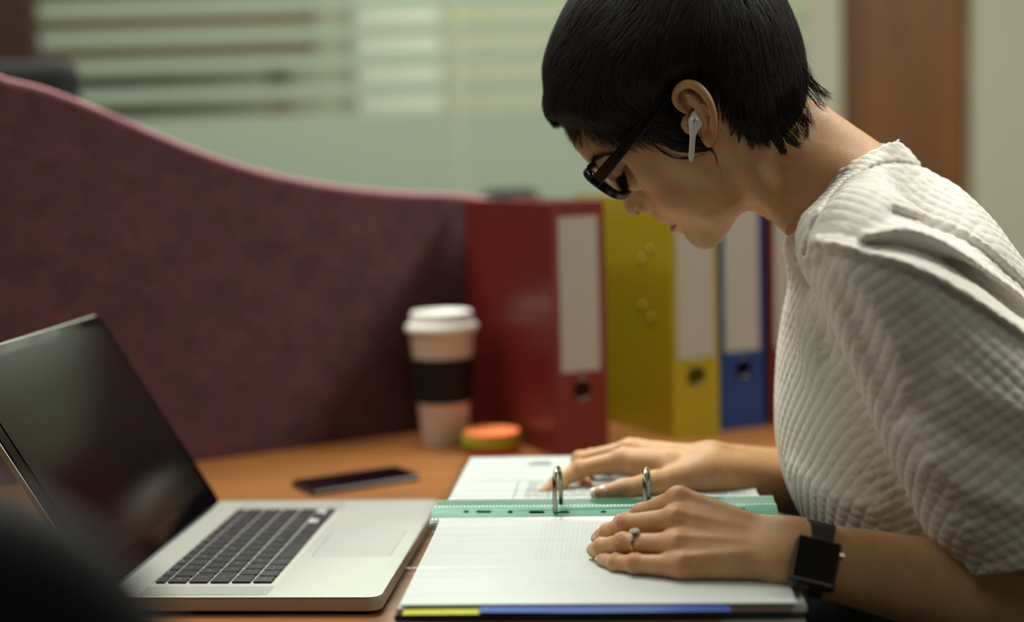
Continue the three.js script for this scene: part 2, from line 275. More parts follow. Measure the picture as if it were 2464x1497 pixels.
  const rows = [Array(14).fill(1), [1, ...Array(12).fill(1), 1.5], [1.5, ...Array(12).fill(1), 1], [1.75, ...Array(12).fill(1), 0.75], [1.25, ...Array(11).fill(1), 2.25], [1, 1, 1, 1.25, 5, 1.25, 1]];
  let xr = KX0 + 0.0012, count = 0; const ky = y0 + BT + 0.0003;
  rows.forEach((row, r) => {
    const depth = r === 0 ? 0.0112 : pitch; let z = KZ1 - 0.0008; const total = row.reduce((a, b) => a + b, 0), fit = r === 5 ? pitch : (KZ1 - KZ0 - 0.0016) / total;
    row.forEach((w, c) => {
      const kw = w * fit, key = at(part('key', keyGeo(kw, depth), keyMat, L), xr + depth / 2, ky, z - kw / 2);
      if (!(r === 5 && c === 4)) at(part('key_legend', legends[(r * 5 + c * 3) % 4], legendMat, key), 0.001, 0.00122, 0);
      z -= kw; count++;
    });
    if (r === 5) {                                                         // arrow keys at the far end
      const half = pitch / 2, zs = KZ0 + 0.0008 + pitch * 2.5;
      for (const [dx, k] of [[0.5, 0], [0.5, 1], [-0.5, 1], [0.5, 2]]) at(part('key', keyGeo(pitch, half + 0.0012), keyMat, L), xr + depth / 2 + dx * half, ky, zs - pitch * k);
    }
    xr += depth;
  });
  // lid: hinged at the back, leaning away by 30 degrees
  const lid = new THREE.Group(); lid.name = 'lid'; L.add(lid); lid.position.set(-LD + 0.009, y0 + BT - 0.002, 0); lid.rotation.z = LIDTILT;
  const lp = plan(-0.0055, 0, -LW, 0, 0.0025);
  const up = (w, h, t, r, x) => { const s = plan(0, h, -w / 2, w / 2, r); return new THREE.ExtrudeGeometry(s, { depth: t - 0.001, bevelEnabled: true, bevelThickness: 0.0005, bevelSize: 0.0005, bevelOffset: -0.0005, bevelSegments: 2, curveSegments: 8 }).rotateX(Math.PI / 2).rotateZ(Math.PI / 2).translate(x, 0, -LW / 2); };
  // after rotations the panel stands up along +y, thickness along x
  part('lid_shell', up(LW, 0.243, 0.0052, 0.011, -0.006), std({ color: 0xb9bab2, metalness: 0.7, roughness: 0.4 }), lid);
  part('screen_glass', up(LW - 0.003, 0.2395, 0.0014, 0.0095, -0.0005).translate(0, 0.0015, 0), phys({ color: 0x050506, roughness: 0.07, ior: 1.6 }), lid, 'dark glossy screen glass');
  part('display', box(0.0003, 0.2085, LW - 0.034, 0.00105, 0.127, -LW / 2), phys({ color: 0x0b0b0a, roughness: 0.16, ior: 1.6 }), lid, 'switched-off display');
  part('hinge', new THREE.CylinderGeometry(0.0055, 0.0055, LW - 0.07, 20).rotateX(Math.PI / 2).translate(-0.0035, 0.0, -LW / 2), blackPlastic, lid);
}
// ---------- open ring binder ----------
const BYAW = -0.075, ST = DESK + 0.056;                 // stack top
// local frame of the binder: origin midway between the two punched strips, x along the strips, z to the near side
const BO = Q(1450, 1228, ST).setY(0);
const B2W = (x, y, z) => V(x, 0, z).applyAxisAngle(V(0, 1, 0), BYAW).add(BO).setY(y);
const W2B = (p) => p.clone().sub(BO).setY(0).applyAxisAngle(V(0, 1, 0), -BYAW);
const XL = W2B(Q(1036, 1250, ST)).x, XR = W2B(Q(1874, 1240, ST)).x, XC = (XL + XR) / 2, PW = XR - XL;
const PDEP = 0.238, NEARDEP = 0.268;                    // pocket from strip edge to far edge
const stripTex = canvasTexture(2048, 128, (c, w, h) => {
  c.fillStyle = '#37896b'; c.fillRect(0, 0, w, h);
  c.fillStyle = '#e9f2ec'; for (let x = 4; x < w; x += 22) { c.fillRect(x, 0, 13, 15); c.fillRect(x + 3, h - 12, 11, 9); }
});
const stripMat = std({ map: stripTex, roughness: 0.35 }), paperMat = std({ color: 0xd8dad9, roughness: 0.8 });
const filmMat = phys({ color: 0xf6f8f6, roughness: 0.09, transmission: 1, thickness: 0, ior: 1.4, specularIntensity: 0.3 });
// height profile of a pocket from the strip (v = 0) to its far edge (v = 1): it rises to the ring
const rise = (v) => 0.004 * Math.exp(-v * 14) - 0.0015 * v;
function sheet(x0, x1, v0, v1, side, y, wr, seed, nx = 70, nz = 50, t = 0.00012) {
  const g = new THREE.PlaneGeometry(1, 1, nx, nz), p = g.attributes.position, uv = g.attributes.uv;
  for (let i = 0; i < p.count; i++) {
    const u = uv.getX(i), v = 1 - uv.getY(i), x = x0 + (x1 - x0) * u, vv = v0 + (v1 - v0) * v;
    const wrinkle = wr * (noise(x * 9 + seed, vv * 26, seed) - 0.5 + 0.5 * Math.pow(noise(x * 14 - vv * 6, vv * 60, seed + 4), 3)) * Math.min(1, vv * 5);
    p.setXYZ(i, x, y + rise(vv) + wrinkle, side * (0.026 + (side > 0 ? NEARDEP : PDEP) * vv));
  }
  if (side < 0) { const ix = g.index.array; for (let i = 0; i < ix.length; i += 3) { const a = ix[i]; ix[i] = ix[i + 1]; ix[i + 1] = a; } }
  g.computeVertexNormals(); return g;
}
function stripGeo(side, y, holes) {                     // punched strip: a thin board with slots cut through, bent up to the ring
  const s = new THREE.Shape([[XL, 0], [XR, 0], [XR, 0.026], [XL, 0.026]].map(([a, b]) => new THREE.Vector2(a, b)));
  if (holes) for (const [x, len] of holes) { const r = 0.0026, q = new THREE.Path(); q.absarc(x - len / 2, 0.0125, r, Math.PI / 2, Math.PI * 1.5); q.absarc(x + len / 2, 0.0125, r, -Math.PI / 2, Math.PI / 2); s.holes.push(q); }
  const g = new THREE.ExtrudeGeometry(s, { depth: 0.0004, bevelEnabled: false, curveSegments: 8 }), p = g.attributes.position, uv = g.attributes.uv;
  for (let i = 0; i < p.count; i++) {
    const x = p.getX(i), w = p.getY(i), d = p.getZ(i); uv.setXY(i, (x - XL) / PW, w / 0.026);
    const wave = 0.0008 * Math.sin(x * 30 + y * 900);
    p.setXYZ(i, x, y + 0.0002 + d + (side > 0 ? 0.0065 * (1 - w / 0.026) : -0.0015 + 0.0035 * w / 0.026) + wave, side * (0.003 + w));
  }
  if (side > 0) { const q = (n) => { const a = g.attributes[n], k = a.itemSize; for (let t = 0; t < a.count; t += 3) for (let c = 0; c < k; c++) { const x = a.array[(t + 1) * k + c]; a.array[(t + 1) * k + c] = a.array[(t + 2) * k + c]; a.array[(t + 2) * k + c] = x; } }; q('position'); q('uv'); }
  g.computeVertexNormals(); return g;
}
const HOLES = [[-0.124, 0], [-0.108, 0.009], [-0.084, 0], [-0.060, 0.009], [-0.036, 0.006], [0, 0], [0.036, 0.006], [0.06, 0.009], [0.084, 0], [0.108, 0.009], [0.124, 0]];
const tableTex = canvasTexture(1024, 768, (c, w, h) => {
  c.fillStyle = '#cdd2d1'; c.fillRect(0, 0, w, h);
  const R = rng(5); c.strokeStyle = '#7fa3a2'; c.lineWidth = 6;
  for (const y of [190, 330, 352, 600]) { c.beginPath(); c.moveTo(40, y); c.lineTo(w - 40, y); c.stroke(); }
  for (const x of [215, 330]) { c.beginPath(); c.moveTo(x, 30); c.lineTo(x, 330); c.stroke(); }
  c.fillStyle = '#565b60'; c.fillRect(230, 610, 85, 34); c.fillRect(245, 655, 60, 20);
  c.fillStyle = '#5f6368'; for (let y = 365; y < 590; y += 19) { c.fillRect(395, y, 40 + R() * 22, 11); c.fillRect(505, y, 26 + R() * 16, 11); }
  c.fillStyle = '#85868b'; for (let y = 40; y < 320; y += 17) { let x = 250; while (x < 960) { const l = 14 + R() * 46; c.fillRect(x, y, l, 8); x += l + 10; } }
});
const gridTex = canvasTexture(1024, 768, (c, w, h) => { c.fillStyle = '#dadddc'; c.fillRect(0, 0, w, h); c.strokeStyle = '#cdd2d1'; c.lineWidth = 2; for (let x = 330; x < 960; x += 14) { c.beginPath(); c.moveTo(x, 40); c.lineTo(x, 400); c.stroke(); } for (let y = 40; y < 400; y += 14) { c.beginPath(); c.moveTo(330, y); c.lineTo(960, y); c.stroke(); } });
const farStrip = std({ map: stripTex, color: 0x8fb5a0, roughness: 0.4 });
const holeShadeStrip = std({ color: 0x123226, roughness: 0.5 });  // near-black green painted in for the shade inside the punched holes
function pocket(name, label, side, y, look) {
  const t = thing(name, label, 'document pocket', V(BO.x, 0, BO.z), BYAW, look.group);
  part('punched_strip', stripGeo(side, y, look.plain || side < 0 ? null : HOLES.map(([x, l]) => [XC + x, l])), look.plain ? holeShadeStrip : side < 0 ? farStrip : stripMat, t, 'green punched strip');
  const dx = look.dx ?? 0, pl = 0.0085;
  part('paper_sheet', sheet(XL + pl + dx, XR - pl * 1.4 + dx, 0.012, 0.955, side, y - 0.0008, look.wr * 0.6, look.seed), look.paper, t);
  part('plastic_film', sheet(XL + dx, XR + dx, -0.01, 1, side, y + 0.0006, look.wr, look.seed, 110, 80), filmMat, t, 'clear glossy plastic film');
  return t;
}
{
  // boards, spine and ring mechanism
  const b = thing('ring_binder', 'open lever arch binder lying flat in front of the woman with two tall metal rings', 'binder', V(BO.x, DESK, BO.z), BYAW);
  const boardMat = std({ color: 0x2b2d2c, roughness: 0.6 });
  part('cover', rbox(PW + 0.004, 0.003, 0.31, 0.001, XC, 0.0015, 0.045 + 0.155), boardMat, b);
  part('cover', rbox(PW + 0.004, 0.003, 0.285, 0.001, XC, 0.0015, -0.037 - 0.1425), boardMat, b);
  part('spine', rbox(PW + 0.004, 0.003, 0.074, 0.001, XC, 0.0015, 0.004), boardMat, b);
  part('mechanism_plate', rbox(0.16, 0.004, 0.045, 0.0015, XC - 0.02, 0.005, 0.002), metal, b);
  for (const px of [1341, 1555]) {
    const top = P(px, 1124, 1.475), l = W2B(top), y1 = top.y - DESK, pts = [];
    for (let k = 0; k <= 12; k++) { const a = Math.PI * k / 12; pts.push(V(l.x - 0.002 * Math.cos(a), y1 - 0.0155 + 0.0155 * Math.sin(a), 0.0155 * Math.cos(a) + 0.002)); }
    part('ring', tube([V(l.x - 0.002, 0.006, 0.0175), V(l.x - 0.002, y1 * 0.6, 0.0175), ...pts, V(l.x + 0.002, y1 * 0.6, -0.0135), V(l.x + 0.002, 0.006, -0.0135)], 0.0021, 90, 14), std({ color: 0xa5a193, metalness: 1, roughness: 0.2 }), b, 'polished steel ring');
  }
  // sheets below the top pockets: near side
  const cols = [0xdfe2e0, 0xdfe2e0, 0xdfe2e0, 0xdfe2e0, 0xdfe2e0, 0x3c4a44, 0xdfe2e0, 0x3c4a44, 0xdfe2e0, 0xdfe2e0];
  const R = rng(9);
  for (const side of [1, -1]) {
    const n = 9, ytop = ST - DESK - 0.004;
    for (let k = 0; k < n; k++) {
      const y0 = 0.004 + (ytop - 0.009) * k / n, h = (ytop - 0.009) / n * 0.93, dx = (R() - 0.5) * 0.006, dz = (R() - 0.5) * 0.004;
      const t = thing('paper_bundle', side > 0 ? `bundle of filed pages under the near pockets, ${['lowest', 'second lowest', 'third from the bottom', 'fourth from the bottom', 'middle one', 'fourth from the top', 'third from the top', 'second from the top', 'topmost'][k]}` : `bundle of filed pages under the far pockets, ${['lowest', 'second lowest', 'third from the bottom', 'fourth from the bottom', 'middle one', 'fourth from the top', 'third from the top', 'second from the top', 'topmost'][k]}`, 'papers', V(BO.x, DESK, BO.z), BYAW, side > 0 ? 'filed pages in the near half' : 'filed pages in the far half');
      part('pages', rbox(PW - 0.008, h, (side > 0 ? NEARDEP : PDEP) - 0.02, 0.0004, XC + dx, y0 + h / 2, side * (0.024 + ((side > 0 ? NEARDEP : PDEP) - 0.02) / 2) + dz), std({ color: side > 0 ? cols[k] : 0xd6d8d5, roughness: 0.8 }), t);
      part('punched_strip', box(PW - 0.004, h * 0.9, 0.022, XC + dx, y0 + h / 2, side * 0.0125), std({ color: 0x2e7f60, roughness: 0.5 }), t);
    }
  }
  // coloured folders showing at the near edge
  const folder = (label, color, x0, x1, y, out, seed) => { const t = thing('plastic_folder', label, 'folder', V(BO.x, 0, BO.z), BYAW); const g = sheet(x0, x1, 0.08, 1 + out, 1, y, 0.0012, seed, 60, 12); part('folder_sheet', g, phys({ color, roughness: 0.6, side: THREE.DoubleSide }), t); };
  const X = (px) => W2B(Q(px, 1475, ST - 0.004)).x;
  folder('bright blue plastic folder edge under the near pocket', 0x0643a4, X(1150), X(1760), ST - 0.0035, 0.012, 21);
  folder('yellow plastic folder edge under the near pocket', 0xb7b400, X(965), X(1330), ST - 0.0052, 0.008, 24);
  pocket('document_pocket', 'clear punched pocket with a white sheet under the woman’s left hand', 1, ST - 0.0012, { wr: 0.0007, seed: 3, paper: std({ map: gridTex, roughness: 0.8 }), group: 'punched pockets in the open binder' });
  pocket('document_pocket', 'second pocket in the near half, its strip darkened to stand for shade inside the punched holes', 1, ST - 0.0030, { wr: 0.0004, seed: 8, plain: true, paper: paperMat, group: 'punched pockets in the open binder' });
  const far = ['lowest of the four turned pockets behind the rings', 'second lowest of the four turned pockets behind the rings', 'second from the top of the four turned pockets behind the rings', 'turned pocket with a printed table under the pointing finger'];
  far.forEach((label, k) => pocket('document_pocket', label, -1, ST + 0.0022 - 0.0026 * (3 - k), { wr: 0.0006, seed: 30 + k, dx: [0.002, -0.001, 0.001, 0][k], paper: k === 3 ? std({ map: tableTex, roughness: 0.8 }) : paperMat, group: 'punched pockets in the open binder' }));
}
// ---------- meshing of distance fields (sparse surface nets, vertices pulled onto the surface) ----------
const clamp = (x, a, b) => x < a ? a : x > b ? b : x, mix = (a, b, t) => a + (b - a) * t;
const sstep = (a, b, x) => { const t = clamp((x - a) / (b - a), 0, 1); return t * t * (3 - 2 * t); };
const smin = (a, b, k) => { const h = Math.max(k - Math.abs(a - b), 0) / k; return Math.min(a, b) - h * h * k * 0.25; };
const smax = (a, b, k) => -smin(-a, -b, k);
function cone(a, ra, b, rb) {                          // rounded cone between two points
  const ax = a.x, ay = a.y, az = a.z, dx = b.x - ax, dy = b.y - ay, dz = b.z - az, l2 = dx * dx + dy * dy + dz * dz;
  return (x, y, z) => { const px = x - ax, py = y - ay, pz = z - az, t = clamp((px * dx + py * dy + pz * dz) / l2, 0, 1), qx = px - dx * t, qy = py - dy * t, qz = pz - dz * t; return Math.sqrt(qx * qx + qy * qy + qz * qz) - (ra + (rb - ra) * t); };
}
function chain(pts, k) {                               // [point, radius] list
  const cs = []; for (let i = 1; i < pts.length; i++) cs.push(cone(pts[i - 1][0], pts[i - 1][1], pts[i][0], pts[i][1]));
  return (x, y, z) => { let f = cs[0](x, y, z); for (let i = 1; i < cs.length; i++) f = smin(f, cs[i](x, y, z), k); return f; };
}
function stroke(pts) {                                 // distance to a polyline
  const cs = []; for (let i = 1; i < pts.length; i++) cs.push(cone(pts[i - 1], 0, pts[i], 0));
  return (x, y, z) => { let f = 1e9; for (const c of cs) { const d = c(x, y, z); if (d < f) f = d; } return f; };
}
function meshField(f, lo, hi, cell, { steps = 3, eps = 0.45, color, uv, keep, slack = 1.6 } = {}) {
  const B = 8, n = [0, 1, 2].map((i) => Math.ceil((hi[i] - lo[i]) / cell)), nb = n.map((v) => Math.ceil(v / B)), vals = new Map();
  const key = (i, j, k) => (i * 4096 + j) * 4096 + k, X = (i) => lo[0] + i * cell, Y = (j) => lo[1] + j * cell, Z = (k) => lo[2] + k * cell;
  const val = (i, j, k) => { const q = key(i, j, k); let v = vals.get(q); if (v === undefined) { v = f(X(i), Y(j), Z(k)); vals.set(q, v); } return v; };
  const reach = B * cell * 0.5 * Math.sqrt(3) * slack, verts = new Map(), pos = [], idx = [];
  const E = [[0, 1], [2, 3], [4, 5], [6, 7], [0, 2], [1, 3], [4, 6], [5, 7], [0, 4], [1, 5], [2, 6], [3, 7]];
  const cv = new Float64Array(8);
  const vertex = (i, j, k) => {
    const q = key(i, j, k); let id = verts.get(q); if (id !== undefined) return id;
    for (let c = 0; c < 8; c++) cv[c] = val(i + (c & 1), j + ((c >> 1) & 1), k + (c >> 2));
    let x = 0, y = 0, z = 0, m = 0;
    for (const [a, b] of E) if ((cv[a] < 0) !== (cv[b] < 0)) { const t = cv[a] / (cv[a] - cv[b]); x += mix(a & 1, b & 1, t); y += mix((a >> 1) & 1, (b >> 1) & 1, t); z += mix(a >> 2, b >> 2, t); m++; }
    m = m || 1; id = pos.length / 3; verts.set(q, id); pos.push(X(i + x / m), Y(j + y / m), Z(k + z / m)); return id;
  };
  for (let bi = 0; bi < nb[0]; bi++) for (let bj = 0; bj < nb[1]; bj++) for (let bk = 0; bk < nb[2]; bk++) {
    if (Math.abs(f(X(bi * B + B / 2), Y(bj * B + B / 2), Z(bk * B + B / 2))) > reach) continue;
    for (let i = bi * B; i < Math.min(n[0], bi * B + B); i++) for (let j = bj * B; j < Math.min(n[1], bj * B + B); j++) for (let k = bk * B; k < Math.min(n[2], bk * B + B); k++) {
      const s = val(i, j, k) < 0;
      if (j && k && s !== (val(i + 1, j, k) < 0)) { const a = vertex(i, j - 1, k - 1), b = vertex(i, j, k - 1), c = vertex(i, j, k), d = vertex(i, j - 1, k); s ? idx.push(a, b, c, a, c, d) : idx.push(a, c, b, a, d, c); }
      if (i && k && s !== (val(i, j + 1, k) < 0)) { const a = vertex(i - 1, j, k - 1), b = vertex(i - 1, j, k), c = vertex(i, j, k), d = vertex(i, j, k - 1); s ? idx.push(a, b, c, a, c, d) : idx.push(a, c, b, a, d, c); }
      if (i && j && s !== (val(i, j, k + 1) < 0)) { const a = vertex(i - 1, j - 1, k), b = vertex(i, j - 1, k), c = vertex(i, j, k), d = vertex(i - 1, j, k); s ? idx.push(a, b, c, a, c, d) : idx.push(a, c, b, a, d, c); }
    }
  }
  const N = pos.length / 3, nor = new Float32Array(N * 3), col = color && new Float32Array(N * 3), tex = new Float32Array(N * 2), e = eps * cell, P3 = new Float32Array(pos);
  for (let i = 0; i < N; i++) {
    let x = P3[i * 3], y = P3[i * 3 + 1], z = P3[i * 3 + 2], gx_ = 0, gy_ = 0, gz = 0; const ox = x, oy = y, oz = z;
    for (let s = 0; s <= steps; s++) {
      gx_ = (f(x + e, y, z) - f(x - e, y, z)) / (2 * e); gy_ = (f(x, y + e, z) - f(x, y - e, z)) / (2 * e); gz = (f(x, y, z + e) - f(x, y, z - e)) / (2 * e);
      if (s === steps) break;
      const g2 = Math.max(gx_ * gx_ + gy_ * gy_ + gz * gz, 0.05), v = clamp(f(x, y, z), -cell * 0.5, cell * 0.5) / g2; x -= v * gx_; y -= v * gy_; z -= v * gz;
    }
    const m = Math.hypot(x - ox, y - oy, z - oz); if (m > cell) { x = ox; y = oy; z = oz; }
    const l = Math.hypot(gx_, gy_, gz) || 1; P3.set([x, y, z], i * 3); nor.set([gx_ / l, gy_ / l, gz / l], i * 3);
    if (color) col.set(color(x, y, z, gx_ / l, gy_ / l, gz / l), i * 3);
    tex.set(uv ? uv(x, y, z) : [x + 0.6 * z, y + 0.6 * z], i * 2);
  }
  let index = idx;
  if (keep) { index = []; for (let t = 0; t < idx.length; t += 3) { const [a, b, c] = [idx[t], idx[t + 1], idx[t + 2]]; if (keep((P3[a * 3] + P3[b * 3] + P3[c * 3]) / 3, (P3[a * 3 + 1] + P3[b * 3 + 1] + P3[c * 3 + 1]) / 3, (P3[a * 3 + 2] + P3[b * 3 + 2] + P3[c * 3 + 2]) / 3)) index.push(a, b, c); } }
  const g = new THREE.BufferGeometry();
  g.setAttribute('position', new THREE.BufferAttribute(P3, 3)); g.setAttribute('normal', new THREE.BufferAttribute(nor, 3)); g.setAttribute('uv', new THREE.BufferAttribute(tex, 2));
  if (color) g.setAttribute('color', new THREE.BufferAttribute(col, 3));
  g.setIndex(index); return g;
}
// signed distance (inside positive) to a smooth closed outline, kept on a grid
function outline(pts, tension = 0.5, step = 0.0015, pad = 0.03, soft = 0.006) {
  const c = new THREE.CatmullRomCurve3(pts.map(([a, b]) => V(a, b, 0)), true, 'catmullrom', tension).getPoints(pts.length * 8), n = c.length - 1;
  let x0 = 1e9, x1 = -1e9, y0 = 1e9, y1 = -1e9; for (const p of c) { x0 = Math.min(x0, p.x); x1 = Math.max(x1, p.x); y0 = Math.min(y0, p.y); y1 = Math.max(y1, p.y); }
  x0 -= pad; y0 -= pad; x1 += pad; y1 += pad; const nx = Math.ceil((x1 - x0) / step) + 1, ny = Math.ceil((y1 - y0) / step) + 1; let g = new Float32Array(nx * ny);
  for (let j = 0; j < ny; j++) for (let i = 0; i < nx; i++) {
    const x = x0 + i * step, y = y0 + j * step; let d = 1e9, inside = false;
    for (let k = 0; k < n; k++) {
      const a = c[k], b = c[k + 1], ex = b.x - a.x, ey = b.y - a.y, t = clamp(((x - a.x) * ex + (y - a.y) * ey) / (ex * ex + ey * ey || 1), 0, 1), qx = x - a.x - ex * t, qy = y - a.y - ey * t;
      d = Math.min(d, qx * qx + qy * qy); if ((a.y > y) !== (b.y > y) && x < (b.x - a.x) * (y - a.y) / (b.y - a.y) + a.x) inside = !inside;
    }
    g[j * nx + i] = inside ? Math.sqrt(d) : -Math.sqrt(d);
  }
  if (soft) {                                          // round off the ridge lines deep inside, leave the rim as it is
    let s = g.slice(); const r = Math.round(soft / step);
    for (let pass = 0; pass < 2; pass++) for (const [dx, dy] of [[1, 0], [0, 1]]) { const o = s.slice(); for (let j = 0; j < ny; j++) for (let i = 0; i < nx; i++) { let a = 0; for (let q = -r; q <= r; q++) a += o[clamp(j + dy * q, 0, ny - 1) * nx + clamp(i + dx * q, 0, nx - 1)]; s[j * nx + i] = a / (2 * r + 1); } }
    for (let i = 0; i < g.length; i++) g[i] = mix(g[i], s[i], sstep(soft * 0.4, soft * 2.2, g[i]));
  }
  return (x, y) => {
    const cx = clamp(x, x0, x1 - step * 1.001), cy = clamp(y, y0, y1 - step * 1.001), u = (cx - x0) / step, v = (cy - y0) / step, i = Math.floor(u), j = Math.floor(v), a = u - i, b = v - j, q = j * nx + i;
    const d = (g[q] * (1 - a) + g[q + 1] * a) * (1 - b) + (g[q + nx] * (1 - a) + g[q + nx + 1] * a) * b;
    return (cx !== x || cy !== y) ? d - Math.hypot(x - cx, y - cy) : d;
  };
}
// a flat outline swollen to a rounded body: d inside distance, s distance from its plane, half thickness Wd reached at depth D
function swell(d, s, Wd, D) { const a = Math.max(0, D - d), k = Math.sqrt((a / D) ** 2 + (s / Wd) ** 2); if (k < 1e-5) return -Math.min(D, Wd); return k * (k - 1) / Math.sqrt((a / (D * D)) ** 2 + (s / (Wd * Wd)) ** 2); }
// ---------- blouse: trunk, collar and wide elbow-length sleeves ----------
const TZ = -1.49 * K, tp = (px, py) => { const p = onPlane(px, py, V(0, 0, TZ), V(0, 0, 1)); return [p.x, p.y]; };
const torsoD = outline([[1845, 470], [1896, 548], [1887, 590], [1897, 645], [1903, 690], [1893, 760], [1881, 850], [1876, 950], [1877, 1050], [1886, 1120], [1902, 1180], [1930, 1240], [1975, 1320], [2010, 1385], [2060, 1425], [2300, 1440], [2640, 1440], [2715, 1400], [2700, 1250], [2630, 930], [2530, 785], [2456, 650], [2413, 590], [2350, 507], [2290, 446], [2222, 404], [2182, 360], [2163, 343], [2110, 285]].map(([a, b]) => tp(a, b)), 0.5, 0.002, 0.05, 0.008);
const throat = V(...tp(1897, 548), TZ), nape = V(...tp(2164, 343), TZ), rimDir = nape.clone().sub(throat).normalize(), rimN = V(-rimDir.y, rimDir.x, 0);   // rimN points to the head
const SZ = -1.285 * K, sp = (px, py) => { const p = onPlane(px, py, V(0, 0, SZ), V(0, 0, 1)); return [p.x, p.y]; };
const sleeveD = outline([[1957, 605], [1972, 560], [2008, 525], [2065, 505], [2130, 506], [2205, 540], [2300, 612], [2400, 708], [2480, 790], [2620, 960], [2700, 1150], [2700, 1330], [2600, 1420], [2345, 1480], [2300, 1360], [2232, 1285], [2182, 1180], [2132, 1080], [2082, 960], [2030, 850], [1985, 745], [1957, 660]].map(([a, b]) => sp(a, b)), 0.5, 0.002, 0.05, 0.008);
const hemA = P(2340, 1400, 1.24), hemB = P(2560, 1330, 1.24), hemN = (() => { const d = hemB.clone().sub(hemA).normalize(); return V(d.y, -d.x, 0.10).normalize(); })();   // points out of the sleeve
const wp = (l) => l.map(([x, y, d]) => P(x, y, d));
// folds drawn where the photograph shows them on the cloth: [line, width in pixels, height in metres]
const line2 = (pts) => { const c = new THREE.CatmullRomCurve3(pts.map(([x, y]) => V(x, y, 0)), false, 'centripetal').getPoints(24), B = new THREE.Box3().setFromPoints(c); return (x, y) => { if (x < B.min.x - 110 || x > B.max.x + 110 || y < B.min.y - 110 || y > B.max.y + 110) return 1e9; let m = 1e9; for (let i = 1; i < 25; i++) { const a = c[i - 1], ex = c[i].x - a.x, ey = c[i].y - a.y, t = clamp(((x - a.x) * ex + (y - a.y) * ey) / (ex * ex + ey * ey), 0, 1); m = Math.min(m, (x - a.x - ex * t) ** 2 + (y - a.y - ey * t) ** 2); } return Math.sqrt(m); }; };
const sleeveFolds = [
  [line2([[2085, 570], [2166, 551], [2231, 564], [2296, 596], [2378, 652], [2480, 724]]), 13, 0.0070],
  [line2([[2090, 588], [2182, 597], [2280, 634], [2378, 694], [2490, 778]]), 19, -0.0105],
  [line2([[1965, 580], [2084, 605], [2149, 621], [2231, 654], [2313, 698], [2410, 760], [2490, 812]]), 17, 0.0085],
  [line2([[1990, 640], [2040, 720], [2100, 850], [2160, 1000]]), 30, -0.004], [line2([[2030, 640], [2090, 720], [2165, 840]]), 26, 0.004], [line2([[2190, 760], [2230, 850], [2250, 930]]), 26, -0.003],
  [line2([[2240, 1120], [2330, 1180], [2470, 1220]]), 36, 0.005], [line2([[2200, 980], [2320, 1060], [2480, 1110]]), 32, -0.004], [line2([[2290, 900], [2380, 960], [2490, 1000]]), 34, 0.004],
];
const trunkFolds = [[line2([[2150, 512], [2264, 553], [2345, 592], [2420, 655], [2490, 720]]), 13, -0.006], [line2([[2028, 452], [2006, 492], [1978, 540], [1960, 590]]), 14, -0.0095], [line2([[2050, 470], [2030, 530], [2000, 580]]), 16, 0.004], [line2([[1955, 650], [1972, 740], [1995, 860]]), 26, -0.004], [line2([[1900, 1130], [1990, 1190], [2120, 1230]]), 30, 0.003]];
const yoke = cone(P(2080, 470, 1.425), 0.026, P(2062, 578, 1.315), 0.046);
const fillers = [cone(P(2102, 640, 1.335), 0.044, P(2065, 770, 1.40), 0.050), cone(P(2140, 632, 1.335), 0.044, P(2430, 900, 1.34), 0.058)];
const camInv = camera.matrixWorld.clone().invert().elements;
function toPixel(x, y, z) { const e = camInv, cx = e[0] * x + e[4] * y + e[8] * z + e[12], cy = e[1] * x + e[5] * y + e[9] * z + e[13], cz = e[2] * x + e[6] * y + e[10] * z + e[14]; return [W / 2 - F * cx / cz, H / 2 + F * cy / cz]; }
const seamFold = [[2222, 402], [2149, 391], [2084, 409], [2035, 433], [2012, 458], [1986, 492], [1963, 530], [1946, 570], [1937, 612]];
const seam2 = line2(seamFold);
const armAxisA = P(2060, 600, 1.285), armAxisB = P(2520, 1330, 1.25), armDir = armAxisB.clone().sub(armAxisA).normalize();
const torsoA = P(2060, 470, 1.49), torsoB = P(2400, 1350, 1.49), torsoDir = torsoB.clone().sub(torsoA).setZ(0).normalize();
function pillow(a, b) { const p = Math.abs(Math.sin(a + b) * Math.sin(a - b)); return Math.sqrt(p); }
const fSleeve = cone(P(2130, 640, 1.63), 0.062, P(2290, 1010, 1.68), 0.066);
function blouseParts(x, y, z) {
  const s = Math.abs(z - TZ), c = (x - throat.x) * rimN.x + (y - throat.y) * rimN.y, deep = clamp(-c, 0, 0.4), t = sstep(0.006, 0.105, deep), low = sstep(0.15, 0.4, deep);
  const td = torsoD(x, y), tf = swell(td, s, mix(mix(0.062, 0.168, t), 0.150, low), mix(0.062, 0.095, t));
  const sd = sleeveD(x, y), sf = swell(sd, z - SZ, 0.066, 0.062);
  return [tf, sf, c, s];
}
